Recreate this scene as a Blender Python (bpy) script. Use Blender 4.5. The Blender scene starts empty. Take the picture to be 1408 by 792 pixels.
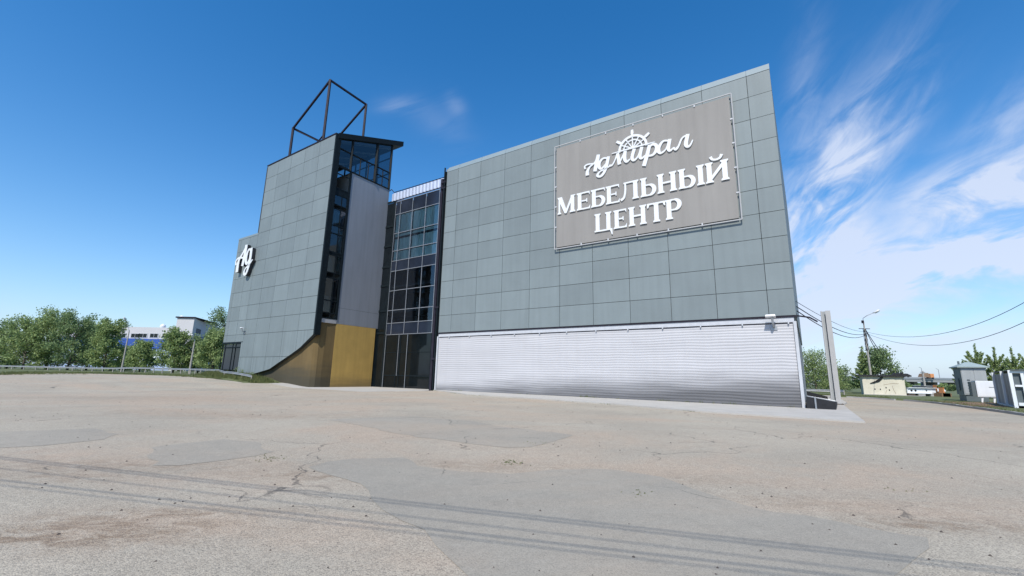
import bpy, math, random
from math import sin, cos, pi, radians, atan2, hypot, sqrt, floor
from mathutils import Vector, Matrix, noise
random.seed(7)
D = bpy.data
scn = bpy.context.scene
col = scn.collection
# ------------------------------------------------------------------ camera, sky, sun, exposure
F, PITCH, ROLL, TH, CH = 597.12, .2003255, .0224371, -.59571, 1.6
fw = Vector((0, cos(PITCH), sin(PITCH)))
r0 = Vector((1, 0, 0)); u0 = r0.cross(fw)
rt = r0*cos(ROLL) + u0*sin(ROLL); up = -r0*sin(ROLL) + u0*cos(ROLL)
cd = D.cameras.new('camera'); cam = D.objects.new('camera', cd); col.objects.link(cam)
cd.sensor_width = 36; cd.lens = F/1408*36; cd.clip_end = 6000; cd.clip_start = .05
m = Matrix((rt, up, -fw)).transposed().to_4x4(); m.translation = (0, 0, CH); cam.matrix_world = m
scn.camera = cam
SUN_H, SUN_E = 200, 50
def ray(x, y): return rt*((x-704)/F) + up*((396-y)/F) + fw
def at(x, y, Y):                      # the point seen at a photo pixel, Y metres ahead
    d = ray(x, y); return Vector((0, 0, CH)) + d*(Y/d.y)
w = D.worlds.new('World'); scn.world = w; w.use_nodes = True
nt = w.node_tree; N = nt.nodes; LK = nt.links
for n in list(N): N.remove(n)
def wn(t, **k):
    n = N.new(t)
    for a, b in k.items(): setattr(n, a, b)
    return n
def wmath(op, a, b=None, c=None):
    n = wn('ShaderNodeMath', operation=op)
    for i, q in enumerate((a, b, c)):
        if q is None: continue
        if isinstance(q, (int, float)): n.inputs[i].default_value = q
        else: LK.new(q, n.inputs[i])
    return n.outputs[0]
sky = wn('ShaderNodeTexSky', sky_type='NISHITA', sun_disc=False, sun_elevation=radians(SUN_E), sun_rotation=radians(SUN_H), air_density=1.0, dust_density=.3, ozone_density=1.6)
hs = wn('ShaderNodeHueSaturation'); hs.inputs['Saturation'].default_value = 1.40; hs.inputs['Hue'].default_value = .501
LK.new(sky.outputs[0], hs.inputs['Color'])
tc = wn('ShaderNodeTexCoord'); sp = wn('ShaderNodeSeparateXYZ'); LK.new(tc.outputs['Generated'], sp.inputs[0])
X_, Y_, Z_ = sp.outputs
az = wmath('MULTIPLY', wmath('ARCTAN2', X_, Y_), 180/pi)
el = wmath('MULTIPLY', wmath('ARCSINE', Z_), 180/pi)
def blob(a0, e0, sa, se, rot, amp):   # elliptical patch of cirrus centred on a sky direction
    c, s = cos(radians(rot)), sin(radians(rot))
    da = wmath('SUBTRACT', az, a0); de = wmath('SUBTRACT', el, e0)
    p = wmath('ADD', wmath('MULTIPLY', da, c/sa), wmath('MULTIPLY', de, s/sa))
    q = wmath('ADD', wmath('MULTIPLY', da, -s/se), wmath('MULTIPLY', de, c/se))
    r = wmath('ADD', wmath('MULTIPLY', p, p), wmath('MULTIPLY', q, q))
    return wmath('MULTIPLY', wmath('EXPONENT', wmath('MULTIPLY', r, -1.0)), amp)
cb = wn('ShaderNodeCombineXYZ'); LK.new(az, cb.inputs[0]); LK.new(el, cb.inputs[1])
def wnoise(rot, sx, sy, det, dist, off, rough=.6):
    m0 = wn('ShaderNodeMapping'); LK.new(cb.outputs[0], m0.inputs[0]); m0.inputs['Rotation'].default_value = (0, 0, radians(rot))
    mp = wn('ShaderNodeMapping'); LK.new(m0.outputs[0], mp.inputs[0])
    mp.inputs['Scale'].default_value = (sx, sy, 1); mp.inputs['Location'].default_value = (off, off*.7, 0)
    n = wn('ShaderNodeTexNoise'); LK.new(mp.outputs[0], n.inputs['Vector'])
    n.inputs['Scale'].default_value = 1; n.inputs['Detail'].default_value = det; n.inputs['Roughness'].default_value = rough; n.inputs['Distortion'].default_value = dist
    return n.outputs['Fac']
streak = wnoise(-48, .085, .42, 9, 1.1, 3.1, .62)
streak2 = wnoise(-22, .085, .42, 8, .8, 9.3)
broad = wnoise(-14, .10, .26, 10, .6, 5.2, .58)
def add(*a):
    r = a[0]
    for b in a[1:]: r = wmath('ADD', r, b)
    return r
plume = add(blob(38.2, 20.5, 8.0, 3.4, 62, 1.15), blob(36.5, 13.5, 6.5, 4.5, 80, 1.0), blob(42.5, 23.5, 5.5, 1.5, 38, .50), blob(36.5, 30, 7, 1.8, 75, .22), blob(52.5, 22.5, 5, 2.2, 30, .40), blob(45, 30, 7, 2.0, 45, .12))
banks = add(blob(47.5, 17.3, 4.6, 2.6, 6, 1.0), blob(54, 15.5, 7, 4.0, 14, 1.0), blob(41, 11.5, 9, 3.0, 6, 1.15), blob(49, 11.2, 9, 2.0, 6, 1.0), blob(36, 8.2, 9, 2.4, 3, .8), blob(47, 7.6, 8, 1.0, 4, .45), blob(47, 4.2, 14, 1.8, 0, .55), blob(36, 4, 10, 2.2, 0, .45), blob(60, 14, 8, 6, 0, .8))
puffs = add(blob(-17, 32.8, 2.6, .9, 12, .20), blob(-8.8, 33.8, 1.6, 1.1, -35, .16), blob(-11, 31.5, 4.5, 2.0, -20, .10))
def contrast(n, lo, hi):
    r = wn('ShaderNodeMapRange'); LK.new(n, r.inputs[0]); r.inputs[1].default_value = lo; r.inputs[2].default_value = hi; r.interpolation_type = 'SMOOTHSTEP'; return r.outputs[0]
soft = wnoise(-35, .14, .34, 10, .7, 1.7, .58)
cov = add(wmath('MULTIPLY', plume, wmath('ADD', wmath('MULTIPLY', .75, contrast(soft, .34, .70)), wmath('MULTIPLY', .38, contrast(streak, .34, .80)))),
          wmath('MULTIPLY', banks, wmath('ADD', .12, wmath('MULTIPLY', .92, contrast(broad, .34, .62)))),
          wmath('MULTIPLY', puffs, contrast(streak2, .25, .7)))
cov = wmath('MULTIPLY', cov, wmath('ADD', .82, wmath('MULTIPLY', .5, soft)))
cov = wmath('MINIMUM', wmath('MAXIMUM', wmath('MULTIPLY', cov, .88), 0), .84)
hzf = wmath('MULTIPLY', wmath('EXPONENT', wmath('MULTIPLY', wmath('MAXIMUM', el, 0), -.13)), .86)
m0_ = wn('ShaderNodeMix', data_type='RGBA'); LK.new(hzf, m0_.inputs[0]); LK.new(hs.outputs[0], m0_.inputs[6]); m0_.inputs[7].default_value = (2.0, 2.85, 4.5, 1)
mx = wn('ShaderNodeMix', data_type='RGBA'); LK.new(cov, mx.inputs[0]); LK.new(m0_.outputs[2], mx.inputs[6]); mx.inputs[7].default_value = (3.85, 4.25, 5.15, 1)
bg = wn('ShaderNodeBackground'); bg.inputs['Strength'].default_value = .135; LK.new(mx.outputs[2], bg.inputs['Color'])
wo = wn('ShaderNodeOutputWorld'); LK.new(bg.outputs[0], wo.inputs[0])
sl = D.lights.new('sun', 'SUN'); sl.energy = 3.6; sl.angle = radians(.55); sl.color = (1, .95, .87)
so = D.objects.new('sun', sl); col.objects.link(so)
sd = Vector((sin(radians(SUN_H))*cos(radians(SUN_E)), cos(radians(SUN_H))*cos(radians(SUN_E)), sin(radians(SUN_E))))
so.rotation_euler = sd.to_track_quat('Z', 'Y').to_euler(); so.location = (0, -20, 60)
vs = scn.view_settings; vs.view_transform = 'Standard'; vs.look = 'None'; vs.exposure = .50; vs.gamma = 1; vs.use_curve_mapping = False
scn.cycles.max_bounces = 8; scn.cycles.transparent_max_bounces = 24
# ------------------------------------------------------------------ helpers
CT, ST = cos(TH), sin(TH)
def W(u, v, z): return Vector((CT*u - ST*v, ST*u + CT*v, z))     # building axes: u along the facade, v away
def uv_of(x, y): return CT*x + ST*y, -ST*x + CT*y
def tag(o, label=None, cat=None, group=None, kind=None):
    if label: o['label'] = label
    if cat: o['category'] = cat
    if group: o['group'] = group
    if kind: o['kind'] = kind
    return o
def empty(name, loc, rz=0, **k):
    o = D.objects.new(name, None); col.objects.link(o); o.location = loc; o.rotation_euler = (0, 0, rz); o.empty_display_size = .3
    return tag(o, **k)
class MB:
    def __init__(s): s.v = []; s.f = []
    def quadmesh(s, vs_, fs):
        b = len(s.v); s.v += [Vector(p) for p in vs_]; s.f += [tuple(b+i for i in f) for f in fs]; return s
    def hexa(s, P):        # 8 corners: bottom 4 ccw, top 4 ccw
        return s.quadmesh(P, [(3,2,1,0),(4,5,6,7),(0,1,5,4),(1,2,6,5),(2,3,7,6),(3,0,4,7)])
    def box(s, a0, a1, b0, b1, c0, c1, fn=None):
        fn = fn or (lambda x, y, z: Vector((x, y, z)))
        return s.hexa([fn(a0,b0,c0),fn(a1,b0,c0),fn(a1,b1,c0),fn(a0,b1,c0),fn(a0,b0,c1),fn(a1,b0,c1),fn(a1,b1,c1),fn(a0,b1,c1)])
    def ub(s, u0_, u1, v0, v1, z0, z1): return s.box(u0_, u1, v0, v1, z0, z1, W)
    def tube(s, pts, rad, n=8, caps=True):
        pts = [Vector(p) for p in pts]
        rads = rad if isinstance(rad, (list, tuple)) else [rad]*len(pts)
        b = len(s.v); ref = None
        for i, p in enumerate(pts):
            t = (pts[min(i+1, len(pts)-1)] - pts[max(i-1, 0)]).normalized()
            if ref is None: ref = Vector((0,0,1)) if abs(t.z) < .9 else Vector((1,0,0))
            a = (ref - t*ref.dot(t)).normalized(); c = t.cross(a); ref = a
            for k in range(n):
                q = 2*pi*k/n; s.v.append(p + a*cos(q)*rads[i] + c*sin(q)*rads[i])
        for i in range(len(pts)-1):
            for k in range(n):
                k2 = (k+1) % n; s.f.append((b+i*n+k, b+i*n+k2, b+(i+1)*n+k2, b+(i+1)*n+k))
        if caps:
            s.f.append(tuple(b+k for k in range(n))[::-1]); s.f.append(tuple(b+(len(pts)-1)*n+k for k in range(n)))
        return s
    def bar(s, p, q, wdt, dep=None, upv=(0,0,1)):    # square bar from p to q
        p, q = Vector(p), Vector(q); dep = dep or wdt; t = (q-p).normalized(); upv = Vector(upv)
        if abs(t.dot(upv)) > .95: upv = Vector((1,0,0))
        a = t.cross(upv).normalized()*wdt/2; c = a.normalized().cross(t)*dep/2
        return s.hexa([p-a-c, p+a-c, p+a+c, p-a+c, q-a-c, q+a-c, q+a+c, q-a+c])
    def prism(s, poly, d0, d1, fn):     # poly [(a,b)] extruded between depths; fn(a, d, b)
        n = len(poly); b = len(s.v)
        s.v += [fn(a, d0, c) for a, c in poly] + [fn(a, d1, c) for a, c in poly]
        s.f.append(tuple(b+i for i in range(n))); s.f.append(tuple(b+n+i for i in range(n))[::-1])
        for i in range(n): j = (i+1) % n; s.f.append((b+j, b+i, b+n+i, b+n+j))
        return s
    def build(s, name, mat, root=None, smooth=False, **k):
        me = D.meshes.new(name)
        M = Matrix.Translation(root.location) @ Matrix.Rotation(root.rotation_euler.z, 4, 'Z') if (root is not None and root.parent is None) else None
        if root is not None and root.parent is not None:
            t = root
            off = Vector((0,0,0))
            while t.parent is not None: off += t.location; t = t.parent
            M = Matrix.Translation(t.location) @ Matrix.Rotation(t.rotation_euler.z, 4, 'Z')
        inv = M.inverted() if M is not None else Matrix.Identity(4)
        me.from_pydata([tuple(inv @ p) for p in s.v], [], s.f); me.update()
        if smooth:
            for p in me.polygons: p.use_smooth = True
        me.materials.append(mat)
        o = D.objects.new(name, me); col.objects.link(o)
        if root is not None: o.parent = root
        return tag(o, **k)
def fix_normals(o):
    import bmesh
    bm = bmesh.new(); bm.from_mesh(o.data); bmesh.ops.recalc_face_normals(bm, faces=bm.faces); bm.to_mesh(o.data); bm.free(); return o
def sheet_v(b, u0_, u1, v, z0, z1): return b.quadmesh([W(u0_,v,z0),W(u1,v,z0),W(u1,v,z1),W(u0_,v,z1)], [(0,1,2,3)])
def sheet_u(b, u, v0, v1, z0, z1): return b.quadmesh([W(u,v0,z0),W(u,v1,z0),W(u,v1,z1),W(u,v0,z1)], [(0,1,2,3)])
def copy_tree(o, parent=None):
    c = o.copy(); col.objects.link(c); c.parent = parent
    for ch in list(o.children): copy_tree(ch, c)
    return c
# ------------------------------------------------------------------ materials
def mat(name, base=(.5,.5,.5), rough=.7, metal=0, var=.12, scale=2.0, bump=0, bscale=20, col2=None, island=0, streak=0, spec=.5, coords='Object', stretch=(1,1,1), dirt=None):
    m = D.materials.new(name); m.use_nodes = True; t = m.node_tree; n = t.nodes; l = t.links
    p = n['Principled BSDF']; p.inputs['Roughness'].default_value = rough; p.inputs['Metallic'].default_value = metal; p.inputs['Specular IOR Level'].default_value = spec
    c = n.new('ShaderNodeTexCoord'); mp = n.new('ShaderNodeMapping'); mp.inputs['Scale'].default_value = stretch; l.new(c.outputs[coords], mp.inputs[0])
    ns = n.new('ShaderNodeTexNoise'); ns.inputs['Scale'].default_value = scale; ns.inputs['Detail'].default_value = 6; ns.inputs['Roughness'].default_value = .6; l.new(mp.outputs[0], ns.inputs['Vector'])
    r = n.new('ShaderNodeMapRange'); r.inputs[1].default_value = .3; r.inputs[2].default_value = .7; l.new(ns.outputs['Fac'], r.inputs[0])
    mx = n.new('ShaderNodeMix'); mx.data_type = 'RGBA'; l.new(r.outputs[0], mx.inputs[0])
    c2 = col2 or tuple(x*(1-var) for x in base); c1 = base if col2 else tuple(min(1, x*(1+var)) for x in base)
    mx.inputs[6].default_value = (*c2, 1); mx.inputs[7].default_value = (*c1, 1)
    out = mx.outputs[2]
    if island:
        g = n.new('ShaderNodeNewGeometry'); h = n.new('ShaderNodeHueSaturation'); rr = n.new('ShaderNodeMapRange'); l.new(g.outputs['Random Per Island'], rr.inputs[0])
        rr.inputs[3].default_value = 1-island; rr.inputs[4].default_value = 1+island; l.new(rr.outputs[0], h.inputs['Value']); l.new(out, h.inputs['Color']); out = h.outputs[0]
    if streak:
        mp2 = n.new('ShaderNodeMapping'); mp2.inputs['Scale'].default_value = (1.6, 1.6, .07); l.new(c.outputs['Object'], mp2.inputs[0])
        s2 = n.new('ShaderNodeTexNoise'); s2.inputs['Scale'].default_value = 1.5; s2.inputs['Detail'].default_value = 5; l.new(mp2.outputs[0], s2.inputs['Vector'])
        r2 = n.new('ShaderNodeMapRange'); r2.inputs[1].default_value = .42; r2.inputs[2].default_value = .72; r2.inputs[3].default_value = 0; r2.inputs[4].default_value = streak; l.new(s2.outputs['Fac'], r2.inputs[0])
        m2 = n.new('ShaderNodeMix'); m2.data_type = 'RGBA'; l.new(r2.outputs[0], m2.inputs[0]); l.new(out, m2.inputs[6]); m2.inputs[7].default_value = (*[x*.45 for x in base], 1); out = m2.outputs[2]
    if dirt:       # (colour, z low, z high, strength): splash dirt near the base, broken by noise
        dc, z0, z1, ds = dirt[:4]; dx_ = dirt[4] if len(dirt) > 4 else 0
        sx = n.new('ShaderNodeSeparateXYZ'); l.new(c.outputs['Object'], sx.inputs[0])
        mp3 = n.new('ShaderNodeMapping'); mp3.inputs['Scale'].default_value = (.12, .12, 1.0); l.new(c.outputs['Object'], mp3.inputs[0])
        s3 = n.new('ShaderNodeTexNoise'); s3.inputs['Scale'].default_value = 1.6; s3.inputs['Detail'].default_value = 7; l.new(mp3.outputs[0], s3.inputs['Vector'])
        ad = n.new('ShaderNodeMath'); ad.operation = 'MULTIPLY_ADD'; l.new(s3.outputs['Fac'], ad.inputs[0]); ad.inputs[1].default_value = -(z1-z0)*.75
        xx = n.new('ShaderNodeMath'); xx.operation = 'MULTIPLY_ADD'; l.new(sx.outputs[0], xx.inputs[0]); xx.inputs[1].default_value = -dx_; l.new(sx.outputs[2], xx.inputs[2]); l.new(xx.outputs[0], ad.inputs[2])
        r3 = n.new('ShaderNodeMapRange'); r3.inputs[1].default_value = z0-(z1-z0)*.55; r3.inputs[2].default_value = z1-(z1-z0)*.55; r3.inputs[3].default_value = ds; r3.inputs[4].default_value = 0; r3.interpolation_type = 'SMOOTHSTEP'; l.new(ad.outputs[0], r3.inputs[0])
        m3 = n.new('ShaderNodeMix'); m3.data_type = 'RGBA'; l.new(r3.outputs[0], m3.inputs[0]); l.new(out, m3.inputs[6]); m3.inputs[7].default_value = (*dc, 1); out = m3.outputs[2]
    l.new(out, p.inputs['Base Color'])
    if bump:
        b = n.new('ShaderNodeBump'); b.inputs['Strength'].default_value = bump; b.inputs['Distance'].default_value = .03
        bn = n.new('ShaderNodeTexNoise'); bn.inputs['Scale'].default_value = bscale; bn.inputs['Detail'].default_value = 4; l.new(mp.outputs[0], bn.inputs['Vector'])
        l.new(bn.outputs['Fac'], b.inputs['Height']); l.new(b.outputs[0], p.inputs['Normal'])
    return m
def glass(name, tint, trans, rough=.02):
    m = D.materials.new(name); m.use_nodes = True; t = m.node_tree; n = t.nodes; l = t.links; n.remove(n['Principled BSDF'])
    tr = n.new('ShaderNodeBsdfTransparent'); tr.inputs[0].default_value = (*[x*trans for x in tint], 1)
    gl = n.new('ShaderNodeBsdfGlossy'); gl.inputs['Roughness'].default_value = rough; gl.inputs['Color'].default_value = (.9, .95, 1, 1)
    c = n.new('ShaderNodeTexCoord'); ns = n.new('ShaderNodeTexNoise'); ns.inputs['Scale'].default_value = .5; l.new(c.outputs['Object'], ns.inputs['Vector'])
    b = n.new('ShaderNodeBump'); b.inputs['Strength'].default_value = .12; b.inputs['Distance'].default_value = .1; l.new(ns.outputs['Fac'], b.inputs['Height']); l.new(b.outputs[0], gl.inputs['Normal'])
    fr = n.new('ShaderNodeFresnel'); fr.inputs[0].default_value = 1.6
    a = n.new('ShaderNodeMath'); a.operation = 'MULTIPLY_ADD'; a.inputs[1].default_value = 1.0; a.inputs[2].default_value = .03; l.new(fr.outputs[0], a.inputs[0])
    mx = n.new('ShaderNodeMixShader'); l.new(a.outputs[0], mx.inputs[0]); l.new(tr.outputs[0], mx.inputs[1]); l.new(gl.outputs[0], mx.inputs[2]); l.new(mx.outputs[0], n['Material Output'].inputs[0])
    return m
M = {}
M['clad'] = mat('grey_cladding', (.178,.212,.217), .6, 0, .06, .35, island=.075, streak=.14, bump=.05, bscale=1.2)
M['parapet_sheet'] = mat('bluish_ribbed_sheet', (.42,.47,.58), .5, .2, .08, 2)
M['post_grey'] = mat('pale_grey_painted_steel', (.40,.40,.40), .7, 0, .06, 1.5, streak=.15)
M['clad_cap'] = mat('lightened_cap_cladding', (.20,.25,.265), .5, 0, .05, .4, island=.04)  # cladding colour raised to stand for the light the coping reflects
M['joint'] = mat('joint_backing', (.03,.035,.036), .9)
M['core'] = mat('rendered_wall', (.22,.24,.24), .85)
M['silver'] = mat('silver_sheet', (.235,.25,.275), .6, .1, .07, .5, streak=.16, stretch=(1,1,.3))
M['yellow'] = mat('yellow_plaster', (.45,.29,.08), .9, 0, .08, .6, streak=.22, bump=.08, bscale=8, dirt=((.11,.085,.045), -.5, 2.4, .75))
M['black_frame'] = mat('black_frame', (.008,.013,.016), .6, 0, .2, 3, spec=.12)
M['undercroft'] = mat('streaked_brown_plaster', (.135,.092,.036), .95, 0, .25, .35, streak=.35, bump=.1, bscale=8, stretch=(1,1,.35), dirt=((.045,.042,.028), -1.9, 1.7, .92, -.15))  # streaked brown plaster, darker towards the base and the left end
M['mull'] = mat('silver_mullion', (.28,.30,.33), .4, .3, .1, 3)
M['dark_glass'] = mat('dark_glass', (.006,.009,.011), .05, 0, .3, .8, spec=.35, bump=.04, bscale=.6)
M['spandrel'] = mat('grey_blue_spandrel', (.018,.024,.038), .12, 0, .25, .5, spec=.35, bump=.04, bscale=.6)
M['glass'] = glass('clear_glass', (.62,.72,.78), .60)
M['glass_teal'] = glass('curtain_wall_glass', (.90,.98,1), .96)
M['curtain'] = mat('teal_curtain', (.30,.42,.43), .9, 0, .35, .8, stretch=(1,1,.2))
M['room'] = mat('dark_interior', (.02,.022,.026), .9)
M['white_wall'] = mat('white_corrugated', (.46,.455,.465), .6, 0, .05, .6, streak=.06, dirt=((.09,.09,.095), -.9, 1.3, .95, .050), stretch=(.3,.3,1))
M['white_trim'] = mat('white_painted_steel', (.48,.49,.51), .5, 0, .08, 3)
M['letters'] = mat('white_letter_face', (.70,.71,.71), .4, 0, .02, 2)
M['letter_black'] = mat('black_letter_side', (.02,.02,.025), .5)
M['board'] = mat('taupe_sign_board', (.255,.242,.225), .8, 0, .08, .30, streak=.16, stretch=(1,1,.4))
M['asphalt_patch'] = None
M['steel_dark'] = mat('dark_painted_steel', (.020,.017,.026), .6, .0, .3, 2, spec=.2)
M['steel'] = mat('galvanised_steel', (.36,.37,.38), .45, .5, .15, 4)
M['concrete'] = mat('pale_concrete', (.34,.335,.335), .9, 0, .10, 1.2, bump=.2, bscale=30, streak=0)
M['conc_post'] = mat('weathered_concrete_pole', (.33,.31,.28), .9, 0, .15, 3, streak=.2)
M['black_tar'] = mat('black_bitumen', (.014,.015,.018), .85, 0, .4, 2, bump=.4, bscale=6)
M['black_tar2'] = mat('dark_grey_deck', (.022,.023,.027), .9, 0, .35, 1.5, bump=.3, bscale=8)
M['cream'] = mat('cream_painted_concrete', (.62,.58,.47), .9, 0, .10, .8, streak=.12, bump=.3, bscale=5)
M['kiosk_grey'] = mat('grey_painted_sheet', (.32,.34,.35), .55, 0, .06, 1.5, streak=.15)
M['kiosk_side'] = mat('dark_grey_and_shaded_sheet', (.10,.125,.135), .55, 0, .08, 1.5, streak=.2)  # dark grey sheet; on the kiosk's side face the tone stands for shade
M['kiosk_roof'] = mat('green_grey_roof_sheet', (.30,.36,.35), .5, 0, .06, 2)
M['white_box'] = mat('white_enamel', (.72,.75,.78), .4, 0, .04, 2, streak=.08)
M['stained'] = mat('stained_grey_sheet', (.34,.34,.34), .6, .1, .3, 1.4, streak=.85, stretch=(1,1,.2))
M['orange'] = mat('orange_paint', (.62,.26,.10), .55, 0, .25, 1.5, streak=.2)
M['timber'] = mat('weathered_timber', (.20,.13,.08), .9, 0, .3, 3)
M['cable'] = mat('black_cable', (.015,.015,.017), .6)
M['lamp'] = mat('lamp_housing', (.6,.61,.62), .4, 0, .1, 5)
M['bark'] = mat('bark', (.10,.085,.065), .95, 0, .35, 6)
M['block_white'] = mat('pale_industrial_render', (.50,.49,.50), .85, 0, .06, .05)
M['block_grey'] = mat('grey_side_render', (.40,.40,.40), .85, 0, .06, .05)
M['blue'] = mat('blue_cladding_band', (.03,.08,.32), .5, 0, .08, .2)
M['pale_blue'] = mat('pale_blue_cladding', (.36,.44,.62), .5, 0, .08, .2)
M['overpass'] = mat('overpass_concrete', (.26,.27,.27), .9, 0, .12, .1)
M['rust'] = mat('rusty_dark_steel', (.07,.055,.045), .8, 0, .3, 4)
def leaf_mat(name, a, b):
    m = D.materials.new(name); m.use_nodes = True; t = m.node_tree; n = t.nodes; l = t.links
    p = n['Principled BSDF']; p.inputs['Roughness'].default_value = .6; p.inputs['Specular IOR Level'].default_value = .3
    g = n.new('ShaderNodeNewGeometry'); mx = n.new('ShaderNodeMix'); mx.data_type = 'RGBA'; l.new(g.outputs['Random Per Island'], mx.inputs[0]); mx.inputs[6].default_value = (*a, 1); mx.inputs[7].default_value = (*b, 1)
    l.new(mx.outputs[2], p.inputs['Base Color'])
    tl = n.new('ShaderNodeBsdfTranslucent'); l.new(mx.outputs[2], tl.inputs[0]); ms = n.new('ShaderNodeMixShader'); ms.inputs[0].default_value = .42
    l.new(p.outputs[0], ms.inputs[1]); l.new(tl.outputs[0], ms.inputs[2]); l.new(ms.outputs[0], n['Material Output'].inputs[0]); return m
M['leaf'] = leaf_mat('mid_green_leaves', (.18,.25,.095), (.37,.46,.19))
M['leaf_dark'] = leaf_mat('dark_green_leaves', (.13,.195,.085), (.27,.36,.155))
M['leaf_bright'] = leaf_mat('fresh_green_leaves', (.165,.24,.085), (.35,.43,.17))
M['blade'] = leaf_mat('grass_blades', (.09,.13,.04), (.22,.22,.09))
def grass_mat():
    m = mat('rough_grass', (.14,.15,.06), .95, 0, .2, .35, bump=.8, bscale=3, col2=(.06,.085,.028)); return m
M['grass'] = grass_mat()
def asphalt(name, light, dark, tan, coarse, tanamt, blobs=(), stains=()):
    m = D.materials.new(name); m.use_nodes = True; t = m.node_tree; n = t.nodes; l = t.links
    p = n['Principled BSDF']; p.inputs['Roughness'].default_value = .92; p.inputs['Specular IOR Level'].default_value = .25
    c = n.new('ShaderNodeTexCoord').outputs['Object']
    def noi(sc, det=6, rough=.6, st=(1,1,1), dist=0):
        mp = n.new('ShaderNodeMapping'); mp.inputs['Scale'].default_value = st; l.new(c, mp.inputs[0])
        q = n.new('ShaderNodeTexNoise'); q.inputs['Scale'].default_value = sc; q.inputs['Detail'].default_value = det; q.inputs['Roughness'].default_value = rough; q.inputs['Distortion'].default_value = dist; l.new(mp.outputs[0], q.inputs['Vector']); return q.outputs['Fac']
    def rng(v, a, b, c_=0, d=1):
        q = n.new('ShaderNodeMapRange'); q.interpolation_type = 'SMOOTHSTEP'; l.new(v, q.inputs[0])
        for i, x in enumerate((a, b, c_, d)): q.inputs[i+1].default_value = x
        return q.outputs[0]
    def mix(f, a, b, bt='MIX'):
        q = n.new('ShaderNodeMix'); q.data_type = 'RGBA'; q.blend_type = bt
        for i, x in ((0, f), (6, a), (7, b)):
            if isinstance(x, tuple): q.inputs[i].default_value = (*x, 1)
            elif isinstance(x, (int, float)): q.inputs[i].default_value = x
            else: l.new(x, q.inputs[i])
        return q.outputs[2]
    def mth(op, a, b, c_=None):
        q = n.new('ShaderNodeMath'); q.operation = op
        for i, x in enumerate((a, b, c_)):
            if x is None: continue
            if isinstance(x, (int, float)): q.inputs[i].default_value = x
            else: l.new(x, q.inputs[i])
        return q.outputs[0]
    o = mix(rng(noi(.18, 8), .35, .65), dark, light)
    # tan dust: drifted patches with a place of their own
    dust = rng(noi(.10, 9, .65, (1, 1.5, 1), .6), .44, .64)
    for (bx, by, sx_, sy_, amp) in blobs:
        sp_ = n.new('ShaderNodeSeparateXYZ'); l.new(c, sp_.inputs[0])
        dx = mth('MULTIPLY', mth('SUBTRACT', sp_.outputs[0], bx), 1/sx_); dy = mth('MULTIPLY', mth('SUBTRACT', sp_.outputs[1], by), 1/sy_)
        e = mth('EXPONENT', mth('MULTIPLY', mth('ADD', mth('MULTIPLY', dx, dx), mth('MULTIPLY', dy, dy)), -1.0), 0)
        e = mth('MULTIPLY', e, rng(noi(1.3, 9, .7), .25, .70))
        dust = mth('ADD', dust, mth('MULTIPLY', e, amp))
    dust = mth('MINIMUM', mth('MULTIPLY', dust, tanamt), .9)
    o = mix(dust, o, tan)
    if stains:
        tot = None
        for (bx, by, sx_, sy_, amp) in stains:
            sp_ = n.new('ShaderNodeSeparateXYZ'); l.new(c, sp_.inputs[0])
            dx = mth('MULTIPLY', mth('SUBTRACT', sp_.outputs[0], bx), 1/sx_); dy = mth('MULTIPLY', mth('SUBTRACT', sp_.outputs[1], by), 1/sy_)
            e = mth('MULTIPLY', mth('EXPONENT', mth('MULTIPLY', mth('ADD', mth('MULTIPLY', dx, dx), mth('MULTIPLY', dy, dy)), -1.0), 0), amp)
            tot = e if tot is None else mth('ADD', tot, e)
        o = mix(mth('MINIMUM', mth('MULTIPLY', tot, rng(noi(2.2, 10, .75, (1,1.6,1), .8), .36, .66)), .85), o, (.235,.170,.115))
    o = mix(rng(noi(.45, 8, .7), .52, .80, 0, .35), o, tuple(x*.62 for x in dark))
    o = mix(rng(noi(2.6, 8, .75), .48, .72, 0, .30), o, tuple(x*.66 for x in dark))
    o = mix(rng(noi(7.5, 6, .8, (1,1,1), .4), .50, .70, 0, .28), o, tuple(min(1, x*1.35) for x in light))
    # aggregate: fine stones and pits
    v = n.new('ShaderNodeTexVoronoi'); v.inputs['Scale'].default_value = coarse; l.new(c, v.inputs['Vector'])
    sv = n.new('ShaderNodeSeparateColor'); l.new(v.outputs['Color'], sv.inputs[0])
    o = mix(rng(sv.outputs[0], .25, 1, .0, .85 if coarse < 100 else .55), o, mix(1.0, o, (.55,.55,.57), 'MULTIPLY'))
    v2 = n.new('ShaderNodeTexVoronoi'); v2.inputs['Scale'].default_value = coarse*.28; l.new(c, v2.inputs['Vector'])
    s2 = n.new('ShaderNodeSeparateColor'); l.new(v2.outputs['Color'], s2.inputs[0])
    pit = mth('MULTIPLY', rng(v2.outputs['Distance'], .10, .22, 1, 0), rng(s2.outputs[0], .80, .86))
    o = mix(mth('MULTIPLY', pit, .6), o, (.06,.058,.055))
    # cracks
    mpx = n.new('ShaderNodeTexNoise'); mpx.inputs['Scale'].default_value = .8; mpx.inputs['Detail'].default_value = 6; l.new(c, mpx.inputs['Vector'])
    va = n.new('ShaderNodeVectorMath'); va.operation = 'MULTIPLY_ADD'; l.new(mpx.outputs['Color'], va.inputs[0]); va.inputs[1].default_value = (1.6,1.6,0); l.new(c, va.inputs[2])
    v3 = n.new('ShaderNodeTexVoronoi'); v3.feature = 'DISTANCE_TO_EDGE'; v3.inputs['Scale'].default_value = .22; l.new(va.outputs[0], v3.inputs['Vector'])
    ck = mth('MULTIPLY', rng(v3.outputs['Distance'], .0, .005, 1, 0), rng(noi(.33, 3), .47, .56))
    o = mix(mth('MULTIPLY', ck, .65), o, (.05,.048,.045))
    l.new(o, p.inputs['Base Color'])
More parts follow.
